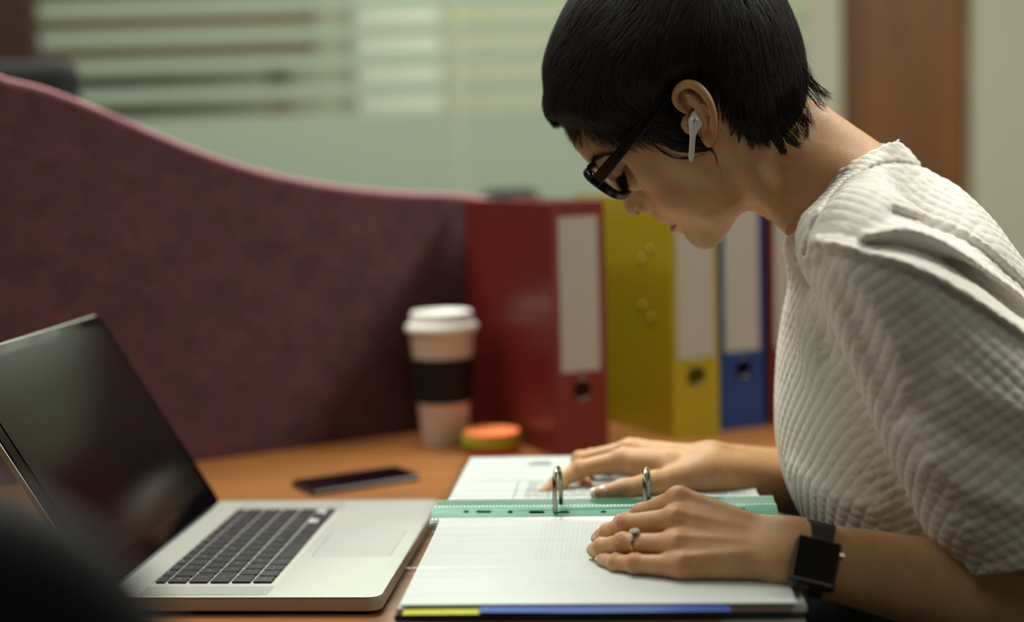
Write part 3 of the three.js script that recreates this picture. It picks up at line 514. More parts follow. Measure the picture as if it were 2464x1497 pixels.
function blouseField(x, y, z) {
  const [tf, sf, c, s] = blouseParts(x, y, z);
  const hem = (x - hemA.x) * hemN.x + (y - hemA.y) * hemN.y + (z - hemA.z) * hemN.z;
  let sl = smax(sf, hem, 0.003); sl = smax(sl, -Math.max(sf + 0.006, -(hem + 0.06)), 0.002);
  let f = smin(tf, sl, mix(0.014, 0.062, sstep(0.975, 1.06, y))); f = smin(f, fSleeve(x, y, z), 0.02); f = smin(f, yoke(x, y, z), 0.03); f = smin(f, fillers[0](x, y, z), 0.03); f = smin(f, fillers[1](x, y, z), 0.012);
  if (Math.abs(f) > 0.05) return f;
  const rim = c - 0.021 * Math.min(1.2, (s / 0.055) ** 2);
  // collar: open tube round the neck
  f = smax(f, rim, 0.002); f = smax(f, -Math.max(tf + 0.0058, -(rim + 0.02)), 0.0015);
  if (Math.abs(f) < 0.04) {
    if (z > TZ + 0.02) { const [px, py] = toPixel(x, y, z), wr = sstep(-0.012, -0.032, rim); for (const [d, w, h] of sleeveFolds) { const q = d(px, py) / w; if (q < 3) f -= h * Math.exp(-q * q) * sstep(SZ - 0.045, SZ - 0.015, z); } for (const [d, w, h] of trunkFolds) { const q = d(px, py) / w; if (q < 3) f -= h * wr * Math.exp(-q * q); } }
    if (z > TZ) { const [px, py] = toPixel(x, y, z), q = seam2(px, py) / 4.5; if (q < 3) f += 0.0024 * Math.exp(-q * q); }
    f -= 0.0022 * (noise(x * 34, y * 34, z * 34) - 0.5);
  }
  return f;
}

// quilting: padded lozenges raised along the normals, measured on whichever plane of the cloth a point faces
const quiltA = torsoDir.clone(), quiltB = V(-torsoDir.y, torsoDir.x, 0);
function quilt(g) {
  const p = g.attributes.position, n = g.attributes.normal, out_ = new Float32Array(p.count * 3), d = new Float32Array(p.count);
  const loz = (u, v, pu, pv) => pillow(u * Math.PI / pu, v * Math.PI / pv);
  for (let i = 0; i < p.count; i++) {
    const x = p.getX(i), y = p.getY(i), z = p.getZ(i), nx = n.getX(i), ny = n.getY(i), nz = n.getZ(i), wob = 0.0016 * (noise(x * 60, y * 60, z * 60) - 0.5), wob2 = 0.0016 * (noise(x * 60 + 9, y * 60, z * 60) - 0.5);
    const a = x * quiltA.x + y * quiltA.y + wob, b = x * quiltB.x + y * quiltB.y + wob2, na = Math.abs(nx * quiltA.x + ny * quiltA.y), nb = Math.abs(nx * quiltB.x + ny * quiltB.y);
    const w = [Math.abs(nz) ** 3, nb ** 3, na ** 3], s = w[0] + w[1] + w[2];
    // tilted coordinates on the flank so the rows hang level
    const hx = x + wob, hy = y + 0.12 * x + wob2;
    const [tf, sf] = blouseParts(x, y, z), onS = sf < tf;
    const h = (w[0] * loz(hx, hy, onS ? 0.0150 : 0.0142, onS ? 0.0120 : 0.0105) + w[1] * loz(a, z, 0.0150, 0.0160) + w[2] * loz(b, z, 0.0130, 0.0160)) / s;
    d[i] = (onS ? 0.0015 : 0.0019) * (h - 0.45);
  }
  for (let i = 0; i < p.count; i++) { out_[i * 3] = p.getX(i) + n.getX(i) * d[i]; out_[i * 3 + 1] = p.getY(i) + n.getY(i) * d[i]; out_[i * 3 + 2] = p.getZ(i) + n.getZ(i) * d[i]; }
  g.setAttribute('position', new THREE.BufferAttribute(out_, 3)); g.computeVertexNormals(); return g;
}
// ---------- the woman: head ----------
const PSI = 23 * Math.PI / 180, HO = P(1640, 300, 1.48);
const f2 = CR.clone().multiplyScalar(-0.67).addScaledVector(CU, -0.742);
const HU = f2.clone().multiplyScalar(Math.cos(PSI)).addScaledVector(CB, -Math.sin(PSI)).normalize();         // face forward
const HV = CR.clone().multiplyScalar(-0.742).addScaledVector(CU, 0.67).normalize();                          // crown
const HL = CB.clone().multiplyScalar(Math.cos(PSI)).addScaledVector(f2, Math.sin(PSI)).normalize();          // her left, towards the camera
const hp = (px, py, l = 0) => onPlane(px, py, HO.clone().addScaledVector(HL, l), HL);                         // photograph point on a plane of the head
const huv = (px, py, l = 0) => { const p = hp(px, py, l).sub(HO); return [p.dot(HU), p.dot(HV)]; };
const H2W = (u, v, s) => HO.clone().addScaledVector(HU, u).addScaledVector(HV, v).addScaledVector(HL, s);
const faceD = outline([[1352, 235], [1360, 285], [1370, 318], [1388, 350], [1410, 377], [1424, 391], [1438, 400], [1462, 412], [1500, 443], [1530, 474], [1560, 502], [1573, 516], [1584, 529], [1596, 535.5], [1606, 537], [1611, 541], [1613, 549], [1621, 556], [1632, 557], [1645, 560], [1656, 573], [1668, 586], [1686, 596], [1704, 598.5], [1722, 592], [1739, 576], [1754, 556], [1766, 535], [1777, 520], [1790, 505], [1815, 470], [1845, 420], [1885, 335], [1905, 235], [1898, 140], [1868, 50], [1815, -20], [1735, -68], [1640, -88], [1540, -68], [1450, -15], [1390, 70], [1358, 155]].map(([a, b]) => huv(a, b)), 0.5, 0.0012, 0.03, 0.005);
const noseD = outline([[1450, 410], [1468, 430], [1486, 455], [1499, 480], [1502, 494], [1509, 509], [1519, 517], [1530, 518.5], [1543, 515], [1556, 504], [1585, 495], [1580, 450], [1510, 400], [1450, 380]].map(([a, b]) => huv(a, b)), 0.5, 0.0008, 0.02, 0.003);
// half width and roundness, blended between measured places
const hw = [[1600, 80, 0.074, 0.085], [1850, 150, 0.070, 0.080], [1430, 200, 0.066, 0.075], [1410, 340, 0.058, 0.058], [1530, 380, 0.0655, 0.066], [1630, 460, 0.0585, 0.056], [1600, 535, 0.040, 0.056], [1560, 500, 0.046, 0.058], [1650, 560, 0.036, 0.050], [1700, 578, 0.034, 0.044], [1745, 470, 0.0585, 0.040], [1690, 330, 0.0705, 0.075], [1830, 400, 0.058, 0.05]].map(([x, y, w, d]) => [...huv(x, y), w, d]);
function widthAt(u, v) { let a = 0, w = 0, d = 0; for (const [x, y, ww, dd] of hw) { const q = 1 / (((u - x) ** 2 + (v - y) ** 2) + 0.00025) ** 2; a += q; w += q * ww; d += q * dd; } return [w / a, d / a]; }
const uvl = (px, py, l) => { const [a, b] = huv(px, py, l); return [a, b, l]; };
const puffs = [                                        // [u, v, side, size, amount]: added flesh (+) and hollows (-)
  [...uvl(1552, 420, 0.056), 0.017, 0.0035], [...uvl(1498, 424, 0.033), 0.0165, -0.0175], [...uvl(1482, 412, 0.042), 0.013, -0.0095], [...uvl(1470, 404, 0.032), 0.011, -0.004], [...uvl(1512, 450, 0.030), 0.014, -0.0105], [...uvl(1470, 395, 0.03), 0.010, 0.0015], [...uvl(1590, 480, 0.048), 0.016, 0.002],
  [...uvl(1566, 507, 0.024), 0.0055, -0.0016], [...uvl(1650, 400, 0.066), 0.018, -0.0015], [...uvl(1755, 505, 0.05), 0.012, 0.0035], [...uvl(1612, 545, 0.024), 0.004, -0.0022], [...uvl(1640, 548, 0.018), 0.006, -0.0012], [...uvl(1690, 470, 0.058), 0.02, -0.002], [...uvl(1778, 425, 0.06), 0.011, -0.004], [...uvl(1790, 470, 0.054), 0.011, -0.004], [...uvl(1752, 385, 0.064), 0.011, -0.003], [...uvl(1725, 440, 0.060), 0.014, 0.002],
];
const eyeC = uvl(1527, 425, 0.0315);
const e3 = (pts) => pts.map(([px, py, l]) => { const [a, b] = huv(px, py, l); return V(a, b, l); });
// the ear, on a plane that swings out towards its rear rim
const EL = 0.0755;
const fineCurve = (pts, n) => new THREE.CatmullRomCurve3(pts, false, 'centripetal').getPoints(n), lerpList = (l, t) => { const x = t * (l.length - 1), i = Math.min(l.length - 2, Math.floor(x)); return mix(l[i], l[i + 1], x - i); };
const earRim = e3([[1656, 268, EL - 0.001], [1642, 262, EL], [1630, 250, EL + 0.001], [1624.5, 236, EL + 0.002], [1627.5, 221, EL + 0.0035], [1638, 208, EL + 0.0055], [1654, 202, EL + 0.008], [1673, 206.5, EL + 0.011], [1688, 218, EL + 0.013], [1700.5, 234, EL + 0.0145], [1709, 252, EL + 0.015], [1715, 272, EL + 0.0145], [1717, 293, EL + 0.0125], [1716, 314, EL + 0.009]]);
const earHelix = chain(fineCurve(earRim, 44).map((p, i) => [p, lerpList([2.1, 2.4, 2.6, 2.7, 2.8, 3.1, 3.4, 3.5, 3.4, 3.2, 3.0, 2.8, 2.7, 2.6], i / 44) / 1000]), 0.0015);
const earAnti = chain(fineCurve(e3([[1658, 232, EL + 0.0045], [1673, 245, EL + 0.0070], [1687, 260, EL + 0.0095], [1696, 277, EL + 0.0100], [1700, 294, EL + 0.0082], [1695, 308, EL + 0.005]]), 20).map((p, i) => [p, lerpList([4.2, 4.2, 3.6, 3.0, 2.8, 3.2], i / 20) / 1000]), 0.002);
const earLobe = chain(e3([[1713, 312, EL + 0.007], [1706, 330, EL + 0.0055], [1707, 345, EL + 0.005]]).map((p, i) => [p, [3.6, 4.6, 3.4][i] / 1000]), 0.006);
const earLobe2 = chain(e3([[1696, 315, EL + 0.003], [1698, 330, EL + 0.002]]).map((p, i) => [p, [4.4, 3.4][i] / 1000]), 0.006);
const earTragus = chain(e3([[1650, 286, EL - 0.001], [1650, 300, EL + 0.002], [1655, 314, EL + 0.0005]]).map((p, i) => [p, [3, 3.4, 3][i] / 1000]), 0.003);
const earPlateD = outline(e3([[1648, 262, 0], [1628, 240, 0], [1634, 216, 0], [1656, 203, 0], [1686, 217, 0], [1708, 250, 0], [1717, 290, 0], [1714, 325, 0], [1706, 345, 0], [1692, 330, 0], [1672, 312, 0], [1656, 290, 0]].map(([a, b]) => [a, b, EL])).map((p) => [p.x, p.y]), 0.5, 0.001, 0.02, 0);
const earFront = huv(1640, 270, EL), earBack = huv(1712, 262, EL), earDir = (() => { const a = earBack[0] - earFront[0], b = earBack[1] - earFront[1], l = Math.hypot(a, b); return [a / l, b / l]; })();
const earConcha = e3([[1672, 280, EL + 0.006]])[0], earFossa = e3([[1644, 240, EL + 0.0045]])[0], earScapha = chain(e3([[1662, 217, EL + 0.0105], [1684, 233, EL + 0.0138], [1699, 254, EL + 0.0152], [1707, 278, EL + 0.0145]]).map((p) => [p, 0.0017]), 0.002), earCleft = chain(e3([[1640, 252, EL + 0.0035], [1655, 257, EL + 0.004], [1672, 263, EL + 0.0055]]).map((p) => [p, 0.0022]), 0.002);
const canthus = uvl(1497, 433, 0.0445);
function skullLocal(u, v, s) { const d = faceD(u, v), [w, D] = widthAt(u, v); return swell(d, Math.abs(s), w, D); }
function headLocal(u, v, s0) {
  const s = Math.abs(s0), d = faceD(u, v), [w, D] = widthAt(u, v);
  let f = swell(d, s, w, D);
  if (f > 0.045) return f;
  for (const [a, b, c, r, amt] of puffs) { const q = ((u - a) ** 2 + (v - b) ** 2 + (s - c) ** 2) / (r * r); if (q < 9) f -= amt * Math.exp(-q); }
  // eyelids: a ball with a narrow opening
  const ex = u - eyeC[0], ey = v - eyeC[1], es = s - eyeC[2], el = Math.sqrt(ex * ex + ey * ey + es * es);
  if (el < 0.04) { f = smin(f, el - 0.0128, 0.005); f += 0.0009 * Math.exp(-(((ey - 0.0062) / 0.0011) ** 2)) * sstep(0.02, 0.016, el) * sstep(0, 0.005, ex); }
  // nose
  const nd = noseD(u, v);
  if (nd > -0.03) {
    let wn = 0.0125, g = swell(nd, s, wn, 0.0125);
    const [au, av] = NOSEWING, q = Math.hypot(u - au, v - av, (s - 0.0115)); g = smin(g, q - 0.0066, 0.004);
    f = smin(f, g, 0.006);
    const [nu, nv] = NOSTRIL, n = Math.sqrt(((u - nu) / 1.5) ** 2 + (v - nv) ** 2 + ((s - 0.0085) / 0.9) ** 2); f = smax(f, -(n - 0.0044), 0.0015);
  }
  // lips: the parting line
  const pl = Math.hypot(u - LIPS[0] - 0.0, v - LIPS[1]); if (s < 0.03 && pl < 0.02) { const c = Math.hypot(v - LIPS[1] + 0.10 * s, Math.max(0, LIPS[0] - 0.012 - u)); f += 0.0016 * Math.exp(-((c / 0.0016) ** 2)) * sstep(0.027, 0.018, s); }
  // ear
  if (s > 0.055 && earPlateD(u, v) > -0.02) {
    const back = clamp((u - earFront[0]) * earDir[0] + (v - earFront[1]) * earDir[1], 0, 0.03), es_ = EL + 0.0005 + back * 0.36, pd = earPlateD(u, v);
    let e = Math.max(Math.abs(s - es_ + 0.0025) - 0.0016, -pd);
    e = smin(e, earLobe(u, v, s), 0.003); e = smin(e, earLobe2(u, v, s), 0.003); 
    e = smax(e, -(Math.hypot((u - earConcha.x) / 1.0, v - earConcha.y, (s - earConcha.z - 0.001)) - 0.0090), 0.002);
    e = smin(e, earAnti(u, v, s), 0.0022); e = smin(e, earHelix(u, v, s), 0.0016);
    e = smin(e, earTragus(u, v, s), 0.002);
    e = smax(e, -(Math.hypot(u - earFossa.x, v - earFossa.y, s - earFossa.z - 0.0005) - 0.0042), 0.002); e = smax(e, -earScapha(u, v, s), 0.0015); e = smax(e, -earCleft(u, v, s), 0.0015);
    f = smin(f, e, 0.0035);
  }
  return f;
}
const NOSEWING = huv(1549, 497, 0.0115), NOSTRIL = huv(1545, 506, 0.009), LIPS = huv(1612, 541, 0);
const toHead = (x, y, z) => { const a = x - HO.x, b = y - HO.y, c = z - HO.z; return [a * HU.x + b * HU.y + c * HU.z, a * HV.x + b * HV.y + c * HV.z, a * HL.x + b * HL.y + c * HL.z]; };
const headField = (x, y, z) => { const [u, v, s] = toHead(x, y, z); return headLocal(u, v, s); };
const neckA = P(1822, 345, 1.482), neckB = P(2075, 500, 1.488);
const neckCone = cone(neckA, 0.0525, neckB, 0.0535), neckCord = chain([[P(1742, 345, 1.417), 0.012], [P(1830, 450, 1.436), 0.0105], [P(1915, 548, 1.455), 0.009]], 0.01), trap = cone(P(1945, 318, 1.475), 0.027, P(2088, 400, 1.482), 0.020);
const headNeck = (x, y, z) => { let f = headField(x, y, z); const n = smin(smin(neckCone(x, y, z), neckCord(x, y, z), 0.02), trap(x, y, z), 0.012); return smin(f, n, 0.014); };
const inBlouse = (x, y, z, f) => { const [tf, sf, c, s] = blouseParts(x, y, z), rim = c - 0.021 * Math.min(1.2, (s / 0.055) ** 2); return Math.max(f, Math.min(tf + 0.0072, -(rim + 0.006))); };   // skin stays inside the collar
// ---------- arms and hands ----------
const mm = (v) => v / 1000;
// near (left) hand, flat on the pocket, little-finger side low and towards the camera
const NW = [[P(1885, 1308, 1.243), 0.0185], [P(1888, 1352, 1.226), 0.0185]];
const NF = {
  little: [[P(1640, 1362, 1.235), mm(9)], [P(1529, 1357, 1.252), mm(7.2)], [P(1484, 1355, 1.265), mm(6.4)], [P(1452, 1347, 1.281), mm(5.4)]],
  ringf: [[P(1630, 1312, 1.25), mm(9.6)], [P(1499, 1308, 1.275), mm(8.0)], [P(1449, 1318, 1.292), mm(7.0)], [P(1430, 1324, 1.303), mm(6.2)]],
  middle: [[P(1628, 1252, 1.268), mm(9.8)], [P(1507, 1262, 1.298), mm(8.1)], [P(1464, 1282, 1.318), mm(7.0)], [P(1440, 1296, 1.333), mm(6.2)]],
  index: [[P(1634, 1203, 1.287), mm(9.6)], [P(1545, 1238, 1.325), mm(8.4)], [P(1497, 1262, 1.35), mm(7.4)], [P(1470, 1276, 1.37), mm(6)]],
};
const nThumb = chain([[P(1830, 1318, 1.265), mm(13)], [P(1735, 1300, 1.30), mm(11.5)], [P(1665, 1295, 1.325), mm(9)], [P(1612, 1296, 1.34), mm(7.5)]], 0.006);
function handField(wrist, fingers, thumb, extra, between, back) {
  const names = Object.keys(fingers), palm = [];
  names.forEach((n, i) => { const w = wrist[0][0].clone().lerp(wrist[1][0], between[i]); palm.push(cone(w, 0.0145, fingers[n][0][0], fingers[n][0][1] + 0.0012)); });
  const joints = names.flatMap((n, i) => [1, 2].map((k) => ({ p: fingers[n][k][0], d: fingers[n][k + 1][0].clone().sub(fingers[n][k - 1][0]).normalize(), w: k === 1 ? 0.0048 : 0.0034, ph: i })));
  const sinews = names.map((n, i) => { const w = wrist[0][0].clone().lerp(wrist[1][0], between[i]), m = fingers[n][0][0]; return stroke([m, m.clone().lerp(w, 0.75)].map((p) => p.clone().add(back))); });
  const fs = names.map((n) => chain(fingers[n], 0.004)), knob = names.map((n) => fingers[n].slice(0, 3).map(([p, r], j) => [p.x, p.y, p.z, j]));
  return (x, y, z) => {
    let p = palm[0](x, y, z); for (let i = 1; i < palm.length; i++) p = smin(p, palm[i](x, y, z), 0.011);
    p = smin(p, thumb(x, y, z), 0.010); if (extra) p = smin(p, extra(x, y, z), 0.012);
    let f = p; for (const g of fs) f = Math.min(f, smin(p, g(x, y, z), 0.006));
    if (Math.abs(f) < 0.006) {                          // creases over the finger joints, sinews on the back of the hand
      for (const J of joints) { const dx = x - J.p.x, dy = y - J.p.y, dz = z - J.p.z; if (dx * dx + dy * dy + dz * dz > 2.6e-4) continue; const t = dx * J.d.x + dy * J.d.y + dz * J.d.z, q = t / J.w; f += 0.00042 * Math.cos(t / 0.0026 * Math.PI * 2 + J.ph + 1.5 * noise(x * 500, y * 500, z * 500)) * Math.exp(-q * q); f -= 0.0005 * Math.exp(-q * q); }
      for (const S of sinews) { const d = S(x, y, z) / 0.0032; if (d < 2.5) f -= 0.0011 * Math.exp(-d * d); }
    }
    return f;
  };
}
const nHand = handField(NW, NF, nThumb, null, [1, 0.72, 0.3, 0.0], CU.clone().multiplyScalar(0.009).addScaledVector(CB, 0.008));
const nElbow = P(2560, 1455, 1.325);
const nArm = (() => { const a = cone(NW[0][0], 0.0185, nElbow, 0.040), b = cone(NW[1][0], 0.0185, nElbow.clone().add(V(-0.03, -0.005, 0)), 0.038), k1 = chain([[P(1884, 1270, 1.26), 0.008], [P(1935, 1285, 1.25), 0.0095]], 0.01); const up = cone(nElbow, 0.0385, nElbow.clone().lerp(P(2090, 650, 1.34), 0.4), 0.040); return (x, y, z) => smin(smin(smin(a(x, y, z), b(x, y, z), 0.02), k1(x, y, z), 0.012), up(x, y, z), 0.02); })();
// far (right) hand: index pointing, thumb towards the camera, other fingers bent under
const FW = [[P(1712, 1112, 1.585), 0.0185], [P(1700, 1143, 1.545), 0.0195]];
const FF = {
  little: [[P(1545, 1098, 1.645), mm(9.5)], [P(1470, 1118, 1.655), mm(8)], [P(1440, 1150, 1.645), mm(7)], [P(1455, 1172, 1.63), mm(6)]],
  ringf: [[P(1530, 1085, 1.63), mm(10)], [P(1425, 1102, 1.64), mm(8.4)], [P(1405, 1140, 1.625), mm(7.6)], [P(1425, 1170, 1.605), mm(6.6)]],
  middle: [[P(1515, 1085, 1.605), mm(10.4)], [P(1396, 1108, 1.615), mm(8.6)], [P(1390, 1142, 1.60), mm(7.8)], [P(1412, 1172, 1.58), mm(6.6)]],
  index: [[P(1500, 1107, 1.575), mm(10.2)], [P(1392, 1130, 1.575), mm(8.4)], [P(1340, 1165, 1.563), mm(7.2)], [P(1308, 1188, 1.555), mm(5.6)]],
};
const fThumb = chain([[P(1660, 1150, 1.545), mm(16)], [P(1575, 1164, 1.522), mm(11.5)], [P(1500, 1179, 1.510), mm(9.4)], [P(1440, 1189, 1.508), mm(7.6)]], 0.006);
const fWeb = cone(P(1600, 1125, 1.56), mm(13), P(1530, 1118, 1.565), mm(9));
const fHand = handField(FW, FF, fThumb, fWeb, [0, 0.1, 0.35, 0.7], CU.clone().multiplyScalar(0.0115));
const fElbow = P(2240, 1215, 1.70), fArm = (() => { const a = cone(FW[0][0], 0.0195, fElbow, 0.042), b = cone(FW[1][0], 0.0205, fElbow, 0.042); return (x, y, z) => smin(a(x, y, z), b(x, y, z), 0.02); })();
// trunk and upper arms, all of it under the clothes
const nShould = P(2090, 650, 1.34), fShould = P(2130, 640, 1.65), hip = V(0.60, 0.545, -1.41);
const trunk = (() => {
  const c = [cone(P(2150, 560, 1.40), 0.055, P(2150, 560, 1.58), 0.055), cone(P(2180, 700, 1.44), 0.085, V(0.47, 0.72, -1.39), 0.085), cone(P(2180, 700, 1.55), 0.085, V(0.47, 0.72, -1.44), 0.085), cone(V(0.47, 0.72, -1.41), 0.09, hip, 0.10), cone(nShould, 0.045, nElbow, 0.039), cone(fShould, 0.045, fElbow, 0.041)];
  return (x, y, z) => { let f = c[0](x, y, z); for (let i = 1; i < c.length; i++) f = smin(f, c[i](x, y, z), 0.03); f = smin(f, neckCone(x, y, z), 0.03); const [tf, sf] = blouseParts(x, y, z); return Math.max(f, Math.min(smin(tf, sf, 0.015), fSleeve(x, y, z), y < 0.72 ? -1 : 1) + 0.017); };
})();
// ---------- skin ----------
const redSpots = [...['little', 'ringf', 'middle', 'index'].flatMap((n) => [[NF[n][0][0], 0.011, 0.8], [NF[n][1][0], 0.009, 0.8], [FF[n][0][0], 0.011, 0.6], [FF[n][1][0], 0.009, 0.6]]), [hp(1575, 470, 0.05), 0.022, 0.5], [hp(1705, 335, 0.083), 0.016, 0.6], [hp(1720, 300, 0.09), 0.014, 0.5], [hp(1530, 512, 0.0), 0.014, 0.5]];
function skinColor(x, y, z) {
  const n = noise(x * 70, y * 70, z * 70) - 0.5, m = noise(x * 260, y * 260, z * 260) - 0.5; let k = 1 + 0.2 * n + 0.1 * m, r = 0, lip = 0;
  for (const [p, s, a] of redSpots) { const q = ((x - p.x) ** 2 + (y - p.y) ** 2 + (z - p.z) ** 2) / (s * s); if (q < 6) r = Math.max(r, a * Math.exp(-q) * (0.75 + 0.5 * (m + 0.5))); }
  const [u, v, s] = toHead(x, y, z);
  if (u > 0.05 && Math.abs(s) < 0.03) { const q = Math.max(Math.abs(u - LIPS[0] + 0.004) / 0.009, Math.abs(v - LIPS[1] + 0.10 * Math.abs(s)) / (0.0075 * (1 - (Math.abs(s) / 0.026) ** 2) + 1e-4)); lip = Math.abs(s) > 0.024 ? 0 : sstep(1.15, 0.8, q); }
  const c = [0.54 * k, 0.302 * k * (1 - 0.36 * r), 0.140 * k * (1 - 0.3 * r)];
  return [mix(c[0], 0.47, lip), mix(c[1], 0.17, lip), mix(c[2], 0.135, lip)];
}
const skinBump = texture(512, 512, (u, v) => 0.5 * pnoise(u * 170, v * 170, 170, 170, 41) + 0.3 * pnoise(u * 80, v * 80, 80, 80, 42) + 0.2 * pnoise(u * 250, v * 250, 250, 250, 43), false, 12, 12);
const skinMat = phys({ vertexColors: true, roughness: 0.52, bumpMap: skinBump, bumpScale: 0.00014, specularIntensity: 0.8 });
const woman = thing('person', 'woman with short dark hair and white quilted blouse bending over the open binder', 'person', V(0, 0, 0));
const bounds = (ps, r) => { const b = new THREE.Box3(); ps.forEach((p) => b.expandByPoint(p)); b.expandByScalar(r); return [b.min.toArray(), b.max.toArray()]; };
{
  const gs = [];
  const nSkin = (x, y, z) => smin(nHand(x, y, z), nArm(x, y, z), 0.012), fSkin = (x, y, z) => smin(fHand(x, y, z), fArm(x, y, z), 0.012);
  gs.push(meshField((x, y, z) => inBlouse(x, y, z, headNeck(x, y, z)), [-0.02, 0.97, -1.52], [0.41, 1.29, -1.29], FINE ? 0.00135 : 0.0025, { color: skinColor, eps: 0.35, keep: (x, y, z) => x < 0.395 }));
  const nb = bounds([...Object.values(NF).flat().map((a) => a[0]), NW[0][0], NW[1][0], nElbow], 0.05), fb = bounds([...Object.values(FF).flat().map((a) => a[0]), FW[0][0], FW[1][0], P(2150, 1200, 1.68)], 0.05);
  gs.push(meshField(nSkin, ...nb, FINE ? 0.0013 : 0.002, { color: skinColor, eps: 0.35 }), meshField(fSkin, ...fb, FINE ? 0.0014 : 0.002, { color: skinColor, eps: 0.35 }));
  gs.push(meshField(trunk, [0.1, 0.42, -1.75], [0.75, 1.12, -1.08], 0.008, { color: skinColor }));
  part('body', mergeGeometries(gs), skinMat, woman);
}
// nails
{
  const nailMat = phys({ color: 0xd3a596, roughness: 0.25, clearcoat: 0.6, clearcoatRoughness: 0.15 }), tipMat = phys({ color: 0xe9dccb, roughness: 0.3 });
  const nail = (chainPts, up, w, len, tip = true) => {          // a curved plate on the last joint
    const n = chainPts.length, a = chainPts[n - 2][0], b = chainPts[n - 1][0], r = chainPts[n - 1][1], dir = b.clone().sub(a).normalize(), U = up.clone().addScaledVector(dir, -up.dot(dir)).normalize(), S = new THREE.Vector3().crossVectors(dir, U);
    const plate = (t0, t1, lift) => { const g = new THREE.PlaneGeometry(1, 1, 10, 8), p = g.attributes.position; for (let i = 0; i < p.count; i++) { const s = p.getX(i) * 2, t = mix(t0, t1, p.getY(i) + 0.5), nar = 1 - 0.22 * Math.max(0, t) ** 2 * (t > 0.5 ? 1 : 0.3), c = b.clone().addScaledVector(dir, r * 0.35 + len * (t - 0.78)).addScaledVector(S, s * w * nar).addScaledVector(U, r * 1.0 * Math.sqrt(Math.max(0.05, 1 - (s * w * nar / r) ** 2)) * (1 - 0.10 * Math.max(0, t - 0.4)) + lift - 0.0025 * Math.max(0, t - 0.3)); p.setXYZ(i, c.x, c.y, c.z); } g.computeVertexNormals(); return g; };
    const np = part('nail', plate(0, 0.86, 0.0006), nailMat, woman); nailMat.side = tipMat.side = THREE.DoubleSide;
    if (tip) part('nail_tip', plate(0.84, 1.12, 0.0006), tipMat, np, 'white nail tip');
  };
  const upN = CB.clone().multiplyScalar(0.45).addScaledVector(CU, 0.85).addScaledVector(CR, -0.15);
  nail(NF.little, upN.clone().addScaledVector(CB, 0.15), 0.0056, 0.0125); nail(NF.ringf, upN, 0.0064, 0.0135, false); nail(NF.middle, upN, 0.0064, 0.0135, false);
  nail([[P(1500, 1179, 1.510), mm(9.4)], [P(1440, 1189, 1.508), mm(7.6)]], CB.clone().multiplyScalar(0.95).addScaledVector(CU, 0.35), 0.0068, 0.0145);
}
// ---------- clothes ----------
const weaveBump = texture(256, 256, (u, v) => 0.5 + 0.25 * Math.sin(u * 64 * Math.PI * 2) + 0.25 * Math.sin(v * 64 * Math.PI * 2), false, 25, 25);
const blouseMat = phys({ color: 0xe2ddd3, roughness: 0.85, bumpMap: weaveBump, bumpScale: 0.00006, sheen: 0.2, sheenRoughness: 0.6 });
{
  part('blouse', quilt(meshField(blouseField, [0.18, 0.66, -1.70], [0.66, 1.16, -1.10], FINE ? 0.0020 : 0.004, { steps: 2, eps: 0.7, slack: 2.6 })), blouseMat, woman, 'white quilted blouse with a stand collar and wide sleeves');
  const b1 = P(2170, 351, 1.478), b2 = P(2188, 373, 1.478), dir = b2.clone().sub(b1).normalize();
  const btn = (p, r) => { const m = part('button', new THREE.CylinderGeometry(r, r, 0.0028, 24), std({ color: 0x1a1010, roughness: 0.3 }), woman, 'dark button at the nape'); m.position.copy(p); m.quaternion.setFromUnitVectors(V(0, 1, 0), V(-dir.y, dir.x, 0)); };
  btn(P(2168, 349, 1.49), 0.0058); btn(P(2188, 372, 1.49), 0.0035);
  // trousers
  const kn = V(0.06, 0.50, -1.30), kf = V(0.06, 0.50, -1.50), an = V(0.10, 0.09, -1.31), af = V(0.10, 0.09, -1.49), hipN = V(0.58, 0.545, -1.33), hipF = V(0.58, 0.545, -1.49);
  const waist = cone(V(0.475, 0.755, -1.415), 0.098, V(0.56, 0.70, -1.415), 0.112), leg = [cone(V(0.378, 0.70, -1.415), 0.116, V(0.58, 0.56, -1.41), 0.125), cone(hipN, 0.088, kn, 0.060), cone(hipF, 0.088, kf, 0.060), cone(kn, 0.058, an, 0.05), cone(kf, 0.058, af, 0.05)];
  part('trousers', meshField((x, y, z) => { let f = smin(leg[0](x, y, z), waist(x, y, z), 0.03); for (let i = 1; i < 5; i++) f = smin(f, leg[i](x, y, z), 0.03); return f; }, [-0.1, 0.02, -1.68], [0.8, 0.92, -1.15], 0.008), std({ color: 0x08080b, roughness: 0.9 }), woman, 'black trousers');
  for (const [a, z] of [[an, -1.31], [af, -1.49]]) part('shoe', new THREE.CapsuleGeometry(0.04, 0.16, 8, 20).rotateZ(Math.PI / 2).scale(1, 0.9, 1).translate(0.03, 0.036, z), std({ color: 0x0b0b0c, roughness: 0.4 }), woman);
}
